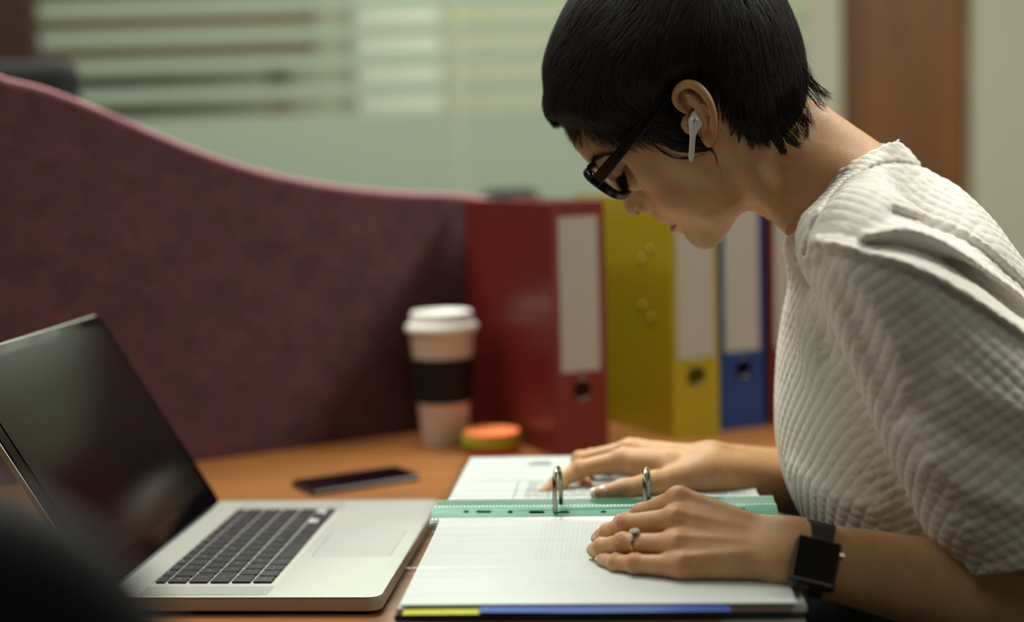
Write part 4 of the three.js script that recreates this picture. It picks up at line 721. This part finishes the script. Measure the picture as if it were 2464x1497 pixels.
// ---------- hair ----------
const hairD = outline([[1338, 303, 0], [1362, 297, 0.01], [1395, 303, 0.03], [1430, 313, 0.045], [1480, 322, 0.055], [1530, 320, 0.063], [1562, 336, 0.068], [1600, 350, 0.07], [1650, 358, 0.072], [1692, 352, 0.073], [1668, 325, 0.073], [1650, 300, 0.073], [1630, 268, 0.073], [1618, 236, 0.073], [1630, 203, 0.073], [1655, 192, 0.073], [1690, 200, 0.073], [1725, 224, 0.072], [1752, 262, 0.07], [1768, 305, 0.068], [1790, 335, 0.066], [1830, 346, 0.06], [1880, 362, 0.05], [1915, 335, 0.04], [1945, 300, 0.02], [1975, 268, 0.01], [2040, 240, 0], [2060, 60, 0], [1950, -160, 0], [1640, -260, 0], [1350, -180, 0], [1240, 40, 0], [1250, 260, 0], [1300, 320, 0]].map(([a, b, l]) => huv(a, b, l)), 0.5, 0.0015, 0.03, 0);
const hairT = [[1330, 250, 0, 0.0135], [1345, 120, 0, 0.018], [1420, 10, 0, 0.0195], [1640, -90, 0, 0.021], [1800, -30, 0, 0.018], [1890, 80, 0, 0.014], [1910, 170, 0, 0.0135], [1930, 240, 0, 0.012], [1500, 150, 0.07, 0.013], [1700, 120, 0.075, 0.014], [1480, 290, 0.055, 0.0065], [1600, 330, 0.07, 0.0065], [1830, 270, 0.065, 0.011], [1870, 340, 0.05, 0.009]].map(([a, b, l, t]) => [...huv(a, b, l), l, t]);
function hairThick(u, v, s) { let a = 0, t = 0; for (const [x, y, l, w] of hairT) { const q = 1 / ((u - x) ** 2 + (v - y) ** 2 + (s - l) ** 2 + 0.0002) ** 2; a += q; t += q * w; } return t / a; }
function hairLocal(u, v, s0) { const s = Math.abs(s0), e = hairD(u, v), T = hairThick(u, v, s) * sstep(-0.001, 0.016, e) + Math.min(0, e) * 0.9 - 0.001; return skullLocal(u, v, s) - T; }
const toPx = (u, v, s) => { const q = u * Math.cos(PSI) + Math.abs(s) * Math.sin(PSI); return [1640 + 2678 * (-0.67 * q - 0.742 * v), 300 + 2678 * (0.742 * q - 0.67 * v)]; };
function flow(u, v, s) {                                // combing direction in the head's own axes
  const [X, Y] = toPx(u, v, s), side = sstep(0.02, 0.055, Math.abs(s));
  let dx = X - 1740, dy = Y + 150; let l = Math.hypot(dx, dy) + 1e-3; dx /= l; dy /= l;
  dx += 0.25 * side * sstep(1900, 1500, X) ; 
  const sweep = side * sstep(225, 325, Y + 0.1 * (1560 - X)) * sstep(1720, 1650, X) * sstep(1380, 1440, X); dx = mix(dx, 1, sweep); dy = mix(dy, mix(0.7, 0.12, sstep(1480, 1640, X)), sweep);
  const wob = noise(u * 55 + 9, v * 55, s * 55) - 0.5, wob2 = noise(u * 120, v * 120 + 5, s * 120) - 0.5; { const q = (0.55 * wob + 0.35 * wob2) * sstep(-0.002, 0.022, hairD(u, v)), cx = dx - q * dy, cy = dy + q * dx; dx = cx; dy = cy; }
  const flick = sstep(1880, 1960, X) * sstep(120, 230, Y); dx = mix(dx, 0.8, flick); dy = mix(dy, 0.55, flick);
  return [-0.67 * dx + 0.742 * dy, -0.742 * dx - 0.67 * dy, Math.sign(s) * (0.55 * sstep(0.06, 0.0, Math.abs(s)) * sstep(0.02, 0.1, v))];
}
{
  const lo = [-0.03, 1.0, -1.53], hi = [0.34, 1.34, -1.28];
  const cap = meshField((x, y, z) => { const [u, v, s] = toHead(x, y, z); return hairLocal(u, v, s); }, lo, hi, 0.0026);
  const R = rng(77), pos = [], nor = [], idx = [], cp = cap.attributes.position;
  const roots = []; for (let i = 0; i < cp.count; i++) { const h = toHead(cp.getX(i), cp.getY(i), cp.getZ(i)); if (hairD(h[0], h[1]) > 0.001 && hairLocal(...h) < 0.003 && hairThick(h[0], h[1], Math.abs(h[2])) && skullLocal(...h) > -0.0005) roots.push(h); }
  const env = (u, v, s, lift) => { const e = hairD(u, v), T = hairThick(u, v, Math.abs(s)) * sstep(-0.004, 0.016, e); return skullLocal(u, v, s) - Math.max(T, 0.0012) - lift; };
  const put = (pts, w) => {                             // flat tapering ribbon, rounded by its normals
    const n = pts.length, base = pos.length / 3;
    for (let i = 0; i < n; i++) {
      const a = pts[Math.max(0, i - 1)], b = pts[Math.min(n - 1, i + 1)], T = b.p.clone().sub(a.p).normalize(), S = new THREE.Vector3().crossVectors(T, pts[i].n).normalize(), ww = w * (i === n - 1 ? 0.12 : 1 - 0.5 * (i / n) ** 2) * 0.5;
      for (const q of [-1, 1]) { const p = pts[i].p.clone().addScaledVector(S, q * ww), m = pts[i].n.clone().addScaledVector(S, q * 0.8).normalize(); pos.push(p.x, p.y, p.z); nor.push(m.x, m.y, m.z); }
      if (i) { const k = base + 2 * i; idx.push(k - 2, k - 1, k, k, k - 1, k + 1); }
    }
  };
  const grow = (h, len, lift0, lift1, jit, w) => {
    let [u, v, s] = h; const n = Math.max(5, Math.round(len / 0.0042)), pts = [], e = 0.0012, ju = (R() - 0.5) * jit, jv = (R() - 0.5) * jit, js = (R() - 0.5) * jit;
    for (let i = 0; i <= n; i++) {
      const lift = mix(lift0, lift1, (i / n) ** 2); let g;
      for (let k = 0; k < 2; k++) { const f = env(u, v, s, lift); g = [(env(u + e, v, s, lift) - env(u - e, v, s, lift)) / (2 * e), (env(u, v + e, s, lift) - env(u, v - e, s, lift)) / (2 * e), (env(u, v, s + e, lift) - env(u, v, s - e, lift)) / (2 * e)]; const g2 = Math.max(0.2, g[0] ** 2 + g[1] ** 2 + g[2] ** 2), q = clamp(f, -0.004, 0.004) / g2; u -= q * g[0]; v -= q * g[1]; s -= q * g[2]; }
      const gl = Math.hypot(...g) || 1, N = g.map((c) => c / gl);
      pts.push({ p: H2W(u, v, s), n: HU.clone().multiplyScalar(N[0]).addScaledVector(HV, N[1]).addScaledVector(HL, N[2]) });
      let d = flow(u, v, s); d = [d[0] + ju, d[1] + jv, d[2] + js]; const dn = d[0] * N[0] + d[1] * N[1] + d[2] * N[2]; d = d.map((c, q) => c - dn * N[q] * 0.95); const dl = Math.hypot(...d) || 1, st = len / n; u += d[0] / dl * st; v += d[1] / dl * st; s += d[2] / dl * st;
    }
    put(pts, w);
  };
  const many = FINE ? 30000 : 8000;
  for (let i = 0; i < many; i++) {
    const h = roots[Math.floor(R() * roots.length)], e = hairD(h[0], h[1]), near = e < 0.02;
    grow(h, near ? 0.016 + 0.018 * R() : 0.028 + 0.03 * R(), -0.0016 + 0.003 * R(), -0.0006 + 0.0045 * R() * R(), near ? 0.15 : 0.34, 0.00026 + 0.0003 * R());
  }
  for (let i = 0; i < 260; i++) { const h = roots[Math.floor(R() * roots.length)]; grow(h, 0.03 + 0.03 * R(), 0.0, 0.004 + 0.009 * R(), 0.9, 0.00022); }     // flyaways
  // loose ends that leave the head: tail at the nape, tips over the forehead, wisps by the ear
  const free = (a, b, c, l, w, sp, n) => { for (let i = 0; i < n; i++) { const j = () => (R() - 0.5) * sp, p = [[a[0] + j(), a[1] + j()], [b[0] + j(), b[1] + j()], [c[0] + j() * 0.9, c[1] + j() * 0.9]].map(([x, y], k) => hp(x, y, l + (R() - 0.5) * (Array.isArray(w) ? w[1] : 0.02))); const q = new THREE.QuadraticBezierCurve3(p[0], p[1].clone().multiplyScalar(2).addScaledVector(p[0], -0.5).addScaledVector(p[2], -0.5), p[2]).getPoints(9); put(q.map((x) => ({ p: x, n: HL.clone() })), (Array.isArray(w) ? w[0] : w) * (0.6 + 0.8 * R())); } };
  free([1925, 165], [1955, 205], [1998, 236], 0.0, [0.00035, 0.05], 26, 46); free([1930, 190], [1950, 225], [1985, 262], 0.0, [0.00035, 0.05], 24, 34); free([1915, 120], [1940, 170], [1965, 215], 0, [0.00035, 0.05], 22, 30);
  free([1316, 220], [1317, 265], [1340, 305], 0.0, [0.0004, 0.03], 18, 170); free([1332, 225], [1334, 268], [1352, 303], 0.0, [0.0004, 0.03], 20, 120); free([1350, 240], [1352, 275], [1362, 300], 0.006, [0.0005, 0.02], 16, 50);
  free([1400, 270], [1418, 300], [1440, 328], 0.049, [0.0003, 0.006], 24, 26); free([1380, 265], [1388, 300], [1402, 335], 0.036, [0.00025, 0.006], 18, 14); free([1450, 290], [1480, 318], [1510, 330], 0.058, [0.0003, 0.005], 18, 26);
  free([1580, 320], [1630, 358], [1712, 357], 0.0765, [0.0004, 0.003], 12, 60); free([1560, 330], [1610, 372], [1668, 378], 0.0765, [0.00028, 0.003], 10, 22); free([1575, 350], [1640, 385], [1708, 362], 0.0775, [0.0002, 0.002], 8, 5);
  free([1775, 250], [1782, 290], [1778, 345], 0.071, [0.0004, 0.004], 9, 30); free([1757, 255], [1768, 300], [1756, 330], 0.072, [0.0003, 0.004], 7, 14);
  free([1850, 300], [1872, 340], [1885, 368], 0.060, [0.0005, 0.012], 22, 90); free([1880, 300], [1900, 335], [1925, 350], 0.052, [0.0004, 0.012], 22, 60); free([1820, 290], [1835, 330], [1850, 352], 0.066, [0.0004, 0.006], 22, 50); free([1915, 270], [1935, 305], [1940, 335], 0.04, [0.0003, 0.012], 20, 40); free([1900, 215], [1925, 262], [1950, 305], 0.035, [0.0003, 0.02], 40, 90); free([1880, 240], [1905, 295], [1925, 330], 0.045, [0.0003, 0.015], 34, 70);
  const strands = new THREE.BufferGeometry(); strands.setAttribute('position', new THREE.Float32BufferAttribute(pos, 3)); strands.setAttribute('normal', new THREE.Float32BufferAttribute(nor, 3)); strands.setAttribute('uv', new THREE.Float32BufferAttribute(new Float32Array(pos.length / 3 * 2), 2)); strands.setIndex(idx);
  const hairMat = phys({ color: new THREE.Color().setRGB(0.013, 0.0085, 0.007), roughness: 0.55, side: THREE.DoubleSide, specularIntensity: 0.5 });
  part('hair', mergeGeometries([cap, strands]), hairMat, woman, 'short dark brown hair');
  // eyebrow and lashes
  pos.length = nor.length = idx.length = 0;
  const hit = (px, py) => { const r = ray(px, py).normalize(); let t = 1.22; for (let i = 0; i < 90; i++) { const q = CAMP.clone().addScaledVector(r, t), f = headField(q.x, q.y, q.z); if (f < 0.0002) break; t += Math.min(0.02, f * 0.6); } return CAMP.clone().addScaledVector(r, t); };
  for (let i = 0; i < 330; i++) { const t = R(), px = mix(1423, 1495, t) + (R() - 0.5) * 4, py = mix(391, 368, Math.sqrt(t)) + (R() - 0.5) * (12 - 6 * t), a = hit(px, py), b = hit(px + mix(5, 15, t), py + mix(-11, -3, t)), n = HU.clone().multiplyScalar(0.6).addScaledVector(HL, 0.8); if (a.distanceTo(b) > 0.012) continue; put([0, 0.33, 0.66, 1].map((q) => ({ p: a.clone().lerp(b, q * 0.9).addScaledVector(n, 0.0004 + 0.0009 * q), n })), 0.00034); }
  const brow = new THREE.BufferGeometry(); const flush = (g) => { g.setAttribute('position', new THREE.Float32BufferAttribute(pos.slice(), 3)); g.setAttribute('normal', new THREE.Float32BufferAttribute(nor.slice(), 3)); g.setAttribute('uv', new THREE.Float32BufferAttribute(new Float32Array(pos.length / 3 * 2), 2)); g.setIndex(idx.slice()); pos.length = nor.length = idx.length = 0; return g; };
  part('eyebrow', flush(brow), hairMat, woman, 'dark eyebrow');
  for (let i = 0; i < 260; i++) { const t = R(), a = hit(mix(1502, 1511, t) + (R() - 0.5) * 3, mix(413, 449, t) + (R() - 0.5) * 3), len = mix(0.0115, 0.008, t) * (0.75 + 0.4 * R()), d = HU.clone().multiplyScalar(0.8).addScaledVector(HV, -0.22 + (R() - 0.5) * 0.5).addScaledVector(HL, 0.5 - 0.5 * t + (R() - 0.5) * 0.3).normalize(); put([0, 0.3, 0.65, 1].map((q) => ({ p: a.clone().addScaledVector(d, len * q).addScaledVector(HV, 0.003 * q * q), n: HL.clone() })), 0.0005); }
  part('eyelashes', flush(new THREE.BufferGeometry()), hairMat, woman, 'long dark lashes');
}
// ---------- glasses, earbud, watch, ring ----------
{
  const gc = hp(1474, 423, 0.034), up = (() => { const a = huv(1425, 405, 0.034), b = huv(1512, 470, 0.034), l = Math.hypot(a[0] - b[0], a[1] - b[1]); return HU.clone().multiplyScalar((a[0] - b[0]) / l).addScaledVector(HV, (a[1] - b[1]) / l); })();
  const out = HL.clone(), nrm = new THREE.Vector3().crossVectors(out, up).normalize(); if (nrm.dot(HU) < 0) nrm.negate();
  const G = thing('glasses', 'black acetate glasses worn by the woman', 'glasses', HO.clone().addScaledVector(gc.clone().sub(HO), 1).addScaledVector(HL, -0.034).addScaledVector(HU, 0.006));
  G.quaternion.setFromRotationMatrix(new THREE.Matrix4().makeBasis(out, up, new THREE.Vector3().crossVectors(out, up)));
  const fz = new THREE.Vector3().crossVectors(out, up).dot(HU) > 0 ? 1 : -1;   // +1 if local z looks forward
  const black = phys({ color: 0x060608, roughness: 0.16 }), lens = phys({ color: 0xffffff, roughness: 0.0, transmission: 1, thickness: 0.003, ior: 1.55 });
  // a solid lens, thinner in the middle than at its rim
  const lensGeo = (ring, cx) => { const P_ = [], I = [], n = ring.length, rings = 8, zf = (r) => fz * (0.0016 - r * r / 0.36), zb = (r) => fz * (0.0002 - r * r / 0.13), add = (side) => { const b0 = P_.length / 3; P_.push(cx, 0, side ? zf(0) : zb(0)); for (let k = 1; k <= rings; k++) for (const p of ring) { const x = (p.x - cx) * k / rings, y = p.y * k / rings, r = Math.hypot(x, y); P_.push(cx + x, y, side ? zf(r) : zb(r)); } const out_ = (side ? 1 : -1) * fz > 0, tri = (a, b, c) => out_ ? I.push(a, b, c) : I.push(a, c, b); for (let k = 0; k < rings; k++) for (let i = 0; i < n; i++) { const j = (i + 1) % n; if (!k) tri(b0, b0 + 1 + i, b0 + 1 + j); else { const a = b0 + 1 + (k - 1) * n + i, b = b0 + 1 + (k - 1) * n + j, c = a + n, d = b + n; tri(a, c, b); tri(b, c, d); } } return b0 + 1 + (rings - 1) * n; }; const A = add(true), B = add(false); for (let i = 0; i < n; i++) { const j = (i + 1) % n; fz > 0 ? I.push(A + i, B + i, A + j, A + j, B + i, B + j) : I.push(A + i, A + j, B + i, A + j, B + j, B + i); } let g = new THREE.BufferGeometry(); g.setAttribute('position', new THREE.Float32BufferAttribute(P_, 3)); g.setIndex(I); if (ring.length && THREE.ShapeUtils.area(ring) < 0) { const q = g.index.array; for (let t = 0; t < q.length; t += 3) { const x = q[t]; q[t] = q[t + 1]; q[t + 1] = x; } } g.computeVertexNormals(); return g; };
  const lensPts = (g, cx, sx) => { const s = []; for (let i = 0; i < 64; i++) { const a = i / 64 * Math.PI * 2, c = Math.cos(a), d = Math.sin(a), e = 2.7, r = 1 / Math.pow(Math.pow(Math.abs(c) / (0.0242 + g), e) + Math.pow(Math.abs(d) / (0.0175 + g), e), 1 / e); s.push(new THREE.Vector2(cx + sx * r * c * (1 + 0.08 * d), r * d + 0.0015 * c)); } return s; };
  for (const sgn of [1, -1]) {
    const cx = sgn * 0.034, s = new THREE.Shape(lensPts(0.0042, cx, sgn)); s.holes.push(new THREE.Path(lensPts(0, cx, sgn)));
    part('rim', new THREE.ExtrudeGeometry(s, { depth: 0.0046, bevelEnabled: true, bevelThickness: 0.0008, bevelSize: 0.0008, bevelSegments: 3, curveSegments: 4 }).translate(0, 0, -0.0023), black, G);
    part('lens', lensGeo(lensPts(0.0006, cx, sgn), cx), lens, G, 'clear prescription lens');
    const e0 = V(sgn * 0.0645, 0.0070, -0.001 * fz), earP = H2W(...e3([[1600, 236, 0.0785]])[0].toArray()), loc = G.worldToLocal(earP.clone()); G.updateMatrixWorld(true);
    const e1 = G.worldToLocal(H2W(...e3([[1612, 225, 0.0795]])[0].toArray())); if (sgn < 0) e1.x = -e1.x;
    part('end_piece', rbox(0.012, 0.0105, 0.0065, 0.0012, sgn * 0.0615, 0.0070, -0.0022 * fz), black, G);
    // temple: tapering flat bar from hinge to ear
    const d = e1.clone().sub(e0), L = d.length(), tg = new RoundedBoxGeometry(1, 1, 1, 3, 0.12), p = tg.attributes.position;
    for (let i = 0; i < p.count; i++) { const t = p.getZ(i) + 0.5; p.setXYZ(i, p.getX(i) * 0.0038, p.getY(i) * mix(0.0110, 0.0062, sstep(0.45, 1, t)), t * L); }
    tg.computeVertexNormals();
    const tm = part('temple_arm', toFlat(tg), black, G); tm.position.copy(e0); const zA = d.clone().normalize(), yA = V(0, 1, 0).addScaledVector(zA, -zA.y).normalize(); tm.quaternion.setFromRotationMatrix(new THREE.Matrix4().makeBasis(new THREE.Vector3().crossVectors(yA, zA), yA, zA));
    part('nose_pad', new THREE.SphereGeometry(0.0045, 16, 12).scale(0.45, 1.2, 0.8).translate(sgn * 0.0095, -0.006, -0.004 * fz), black, G);
  }
  part('bridge', tube([V(-0.011, 0.006, 0), V(0, 0.0085, 0.001 * fz), V(0.011, 0.006, 0)], 0.0024, 20, 10), black, G);
}
function toFlat(g) { return g; }
{
  const b = (x, y, l) => hp(x, y, l), head = cone(b(1680, 281, 0.0795), 0.0064, b(1675, 292, 0.083), 0.0060), neck = cone(b(1674, 296, 0.084), 0.0054, b(1668, 316, 0.0855), 0.0027), stem = cone(b(1668, 314, 0.0855), 0.0026, b(1663.5, 377, 0.084), 0.0025);
  const f = (x, y, z) => smin(smin(head(x, y, z), neck(x, y, z), 0.004), stem(x, y, z), 0.004), c = b(1672, 330, 0.083);
  const g = meshField(f, [c.x - 0.03, c.y - 0.04, c.z - 0.03], [c.x + 0.03, c.y + 0.04, c.z + 0.03], 0.0008);
  const white = phys({ color: 0xdfe0de, roughness: 0.22, clearcoat: 0.5 }), t = thing('earbud', 'white wireless earbud with a long stem in the woman’s ear', 'earbud', c.clone());
  part('earbud_body', g.translate(-c.x, -c.y, -c.z), white, t);
  const tipA = b(1663.5, 378, 0.084), tipB = b(1662.8, 389, 0.084); part('stem_tip', tube([tipA, tipA.clone().lerp(tipB, 0.5), tipB].map((p) => p.clone().sub(c)), 0.0018, 6, 14), std({ color: 0xc9cbc8, roughness: 0.35 }), t);
  const slot = part('microphone_slot', new THREE.CapsuleGeometry(0.00035, 0.0028, 4, 8), blackPlastic, t), sa = b(1668.5, 296, 0.0901), sb = b(1672, 286, 0.0899); slot.position.copy(sa.clone().lerp(sb, 0.5).sub(c)); slot.quaternion.setFromUnitVectors(V(0, 1, 0), sb.clone().sub(sa).normalize());
}
{
  const c = P(1963, 1352, 1.188), ax = P(2018, 1306, 1.182).sub(P(1926, 1284, 1.188)).normalize(), ay0 = P(1921, 1284, 1.203).sub(P(1903, 1408, 1.172)).normalize(), az = new THREE.Vector3().crossVectors(ax, ay0).normalize(), ay = new THREE.Vector3().crossVectors(az, ax);
  const wt = thing('wristwatch', 'square black smartwatch on the woman’s left wrist', 'watch', c); wt.quaternion.setFromRotationMatrix(new THREE.Matrix4().makeBasis(ax, ay, az));
  part('case', rbox(0.0345, 0.0405, 0.0100, 0.0045, 0, 0, -0.004, 6), std({ color: 0x2a2a2e, metalness: 0.85, roughness: 0.25 }), wt);
  part('screen_glass', rbox(0.0325, 0.0385, 0.0036, 0.0017, 0, 0, 0.0005, 5), phys({ color: 0x030304, roughness: 0.08 }), wt, 'black glass face');
  part('crown', new THREE.CylinderGeometry(0.0032, 0.0032, 0.003, 24).rotateZ(Math.PI / 2).translate(0.0180, 0.012, -0.004), metal, wt); 
  part('side_button', rbox(0.001, 0.009, 0.003, 0.0005, 0.0174, -0.008, -0.004), metal, wt);
  // strap: follows the wrist's own outline in the plane across the case
  const arm = (x, y, z) => smin(nHand(x, y, z), nArm(x, y, z), 0.012), mid = c.clone().addScaledVector(az, -0.031), loop = [], NB = 72;
  for (let i = 0; i < NB; i++) { const a = i / NB * Math.PI * 2, d = ay.clone().multiplyScalar(Math.cos(a)).addScaledVector(az, Math.sin(a)); let r = 0.006; for (let k = 0; k < 40; k++) { const q = mid.clone().addScaledVector(d, r), f = arm(q.x, q.y, q.z) - 0.0012; if (Math.abs(f) < 2e-4) break; r = Math.min(0.05, r - f); } loop.push([Math.cos(a) * r, -0.031 + Math.sin(a) * r]); }
  const band = () => { const P_ = [], I = [], w = 0.0113, from = 22, n = NB - 8; for (let i = 0; i <= n; i++) { const [y, z] = loop[(from + i) % NB], l = Math.hypot(y, z + 0.031); for (const [dx, k] of [[-w, 0], [w, 0], [w, 1], [-w, 1]]) P_.push(dx, y * (1 + k * 0.0021 / l), -0.031 + (z + 0.031) * (1 + k * 0.0021 / l)); if (i) for (let q = 0; q < 4; q++) { const b = (i - 1) * 4 + q, e = (i - 1) * 4 + (q + 1) % 4; I.push(b, e, b + 4, b + 4, e, e + 4); } } let g = new THREE.BufferGeometry(); g.setAttribute('position', new THREE.Float32BufferAttribute(P_, 3)); g.setIndex(I); g = g.toNonIndexed(); g.computeVertexNormals(); return g; };
  const strapMat = std({ color: 0x0a0a0c, roughness: 0.55, side: THREE.DoubleSide });
  part('strap', band(), strapMat, wt);
}
{
  const a = NF.ringf[0][0], b = NF.ringf[1][0], c = a.clone().lerp(b, 0.74), d = b.clone().sub(a).normalize();
  const r = thing('ring', 'gold ring with a round cluster of clear stones on the left ring finger', 'ring', c), up = CU.clone().multiplyScalar(0.93).addScaledVector(CB, 0.38), U = up.addScaledVector(d, -up.dot(d)).normalize(), S = new THREE.Vector3().crossVectors(U, d); r.quaternion.setFromRotationMatrix(new THREE.Matrix4().makeBasis(S, U, d));
  const gold = std({ color: 0xd9ad4e, metalness: 1, roughness: 0.22 }), silver = std({ color: 0xd8d6cf, metalness: 1, roughness: 0.2 });
  part('band', new THREE.TorusGeometry(0.0092, 0.00085, 12, 64), gold, r);
  part('setting', new THREE.CylinderGeometry(0.0042, 0.0026, 0.0022, 24).translate(0, 0.0102, 0), silver, r);
  const st = new THREE.IcosahedronGeometry(0.00115, 0), sm = phys({ color: 0xe9eef0, roughness: 0.03, metalness: 0.35, flatShading: true });
  for (let i = 0; i < 9; i++) { const q = i < 1 ? [0, 0] : [0.0028 * Math.cos(i * Math.PI / 4), 0.0028 * Math.sin(i * Math.PI / 4)]; at(part('stone', st, sm, r), q[0], 0.0116, q[1]); }
  for (const s of [-1, 1]) for (let i = 0; i < 3; i++) { const an = Math.PI / 2 + s * (0.5 + 0.14 * i); at(part('stone', st, sm, r), 0.0099 * Math.cos(an), 0.0099 * Math.sin(an), 0).scale.setScalar(0.75); }
}
// ---------- dark padded chair back, close to the camera and far out of focus ----------
{
  const c = P(265, 1560, 0.50), t = thing('office_chair', 'dark padded chair back out of focus in the near left corner', 'chair', V(c.x, 0, c.z), 0.5);
  const top = P(60, 1085, 0.50).y, s = new THREE.Shape(), w = 0.21, h = 0.52, r = 0.075; s.moveTo(-w + r, 0); s.lineTo(w - r, 0); s.quadraticCurveTo(w, 0, w, r); s.lineTo(w - 0.01, h - r); s.quadraticCurveTo(w - 0.02, h, w - r - 0.02, h); s.lineTo(-w + r, h); s.quadraticCurveTo(-w, h, -w, h - r); s.lineTo(-w, r); s.quadraticCurveTo(-w, 0, -w + r, 0);
  const m = std({ color: 0x0b0b10, roughness: 0.9 });
  part('backrest', new THREE.ExtrudeGeometry(s, { depth: 0.03, bevelEnabled: true, bevelThickness: 0.018, bevelSize: 0.016, bevelSegments: 6, curveSegments: 10 }).translate(-0.19, top - h - 0.016, -0.015), m, t);
  part('seat', rbox(0.46, 0.07, 0.44, 0.03, -0.19, 0.44, 0.26, 4), m, t);
  part('back_bar', rbox(0.06, 0.36, 0.02, 0.008, -0.19, 0.60, 0.045), blackPlastic, t);
  part('pedestal', new THREE.CylinderGeometry(0.025, 0.03, 0.34, 20).translate(-0.19, 0.24, 0.26), blackPlastic, t);
  for (let i = 0; i < 5; i++) { const a = i * Math.PI * 0.4 + 0.3; part('leg', rbox(0.26, 0.03, 0.045, 0.01, 0.13, 0.065, 0).rotateY(a).translate(-0.19, 0, 0.26), blackPlastic, t); part('castor', new THREE.CylinderGeometry(0.026, 0.026, 0.04, 20).rotateX(Math.PI / 2).translate(0.25, 0.026, 0).rotateY(a).translate(-0.19, 0, 0.26), blackPlastic, t); }
}
// chair under the woman
{
  const t = thing('office_chair', 'black office chair that the woman sits on', 'chair', V(0.56, 0, -1.41)), m = std({ color: 0x0a0a0c, roughness: 0.9 });
  part('seat', rbox(0.46, 0.06, 0.44, 0.028, 0.02, 0.405, 0, 4), m, t);
  part('backrest', rbox(0.05, 0.42, 0.40, 0.022, 0.28, 0.68, 0, 4), m, t);
  part('back_bar', rbox(0.02, 0.34, 0.06, 0.008, 0.262, 0.52, 0), blackPlastic, t);
  part('pedestal', new THREE.CylinderGeometry(0.025, 0.03, 0.31, 20).translate(0.02, 0.22, 0), blackPlastic, t);
  for (let i = 0; i < 5; i++) { const a = i * Math.PI * 0.4; part('leg', rbox(0.26, 0.03, 0.045, 0.01, 0.13, 0.065, 0).rotateY(a).translate(0.02, 0, 0), blackPlastic, t); part('castor', new THREE.CylinderGeometry(0.026, 0.026, 0.04, 20).rotateX(Math.PI / 2).translate(0.25, 0.026, 0).rotateY(a).translate(0.02, 0, 0), blackPlastic, t); }
}
// chairs seen over the top of the screen
for (const [x0, x1, y, d, label] of [[-160, 188, 152, 2.75, 'black chair back showing over the left end of the maroon screen'], [1150, 1302, 456, 3.1, 'dark chair back just showing above the red file']]) {
  const a = P(x0, y, d), b = P(x1, y, d), t = thing('office_chair', label, 'chair', V((a.x + b.x) / 2, 0, a.z)), m = std({ color: 0x050507, roughness: 0.85 }), w = b.x - a.x, h = a.y - 0.60;
  part('backrest', rbox(w, h, 0.06, 0.028, 0, a.y - h / 2, 0, 5), m, t);
  part('seat', rbox(0.46, 0.06, 0.44, 0.028, 0, 0.44, -0.24, 4), m, t);
  part('back_bar', rbox(0.06, 0.5, 0.02, 0.008, 0, 0.62, -0.03), blackPlastic, t);
  part('pedestal', new THREE.CylinderGeometry(0.025, 0.03, 0.36, 20).translate(0, 0.24, -0.24), blackPlastic, t);
  for (let i = 0; i < 5; i++) { const q = i * Math.PI * 0.4; part('leg', rbox(0.26, 0.03, 0.045, 0.01, 0.13, 0.065, 0).rotateY(q).translate(0, 0, -0.24), blackPlastic, t); part('castor', new THREE.CylinderGeometry(0.026, 0.026, 0.04, 20).rotateX(Math.PI / 2).translate(0.25, 0.026, 0).rotateY(q).translate(0, 0, -0.24), blackPlastic, t); }
}
renderer.render(scene, camera);
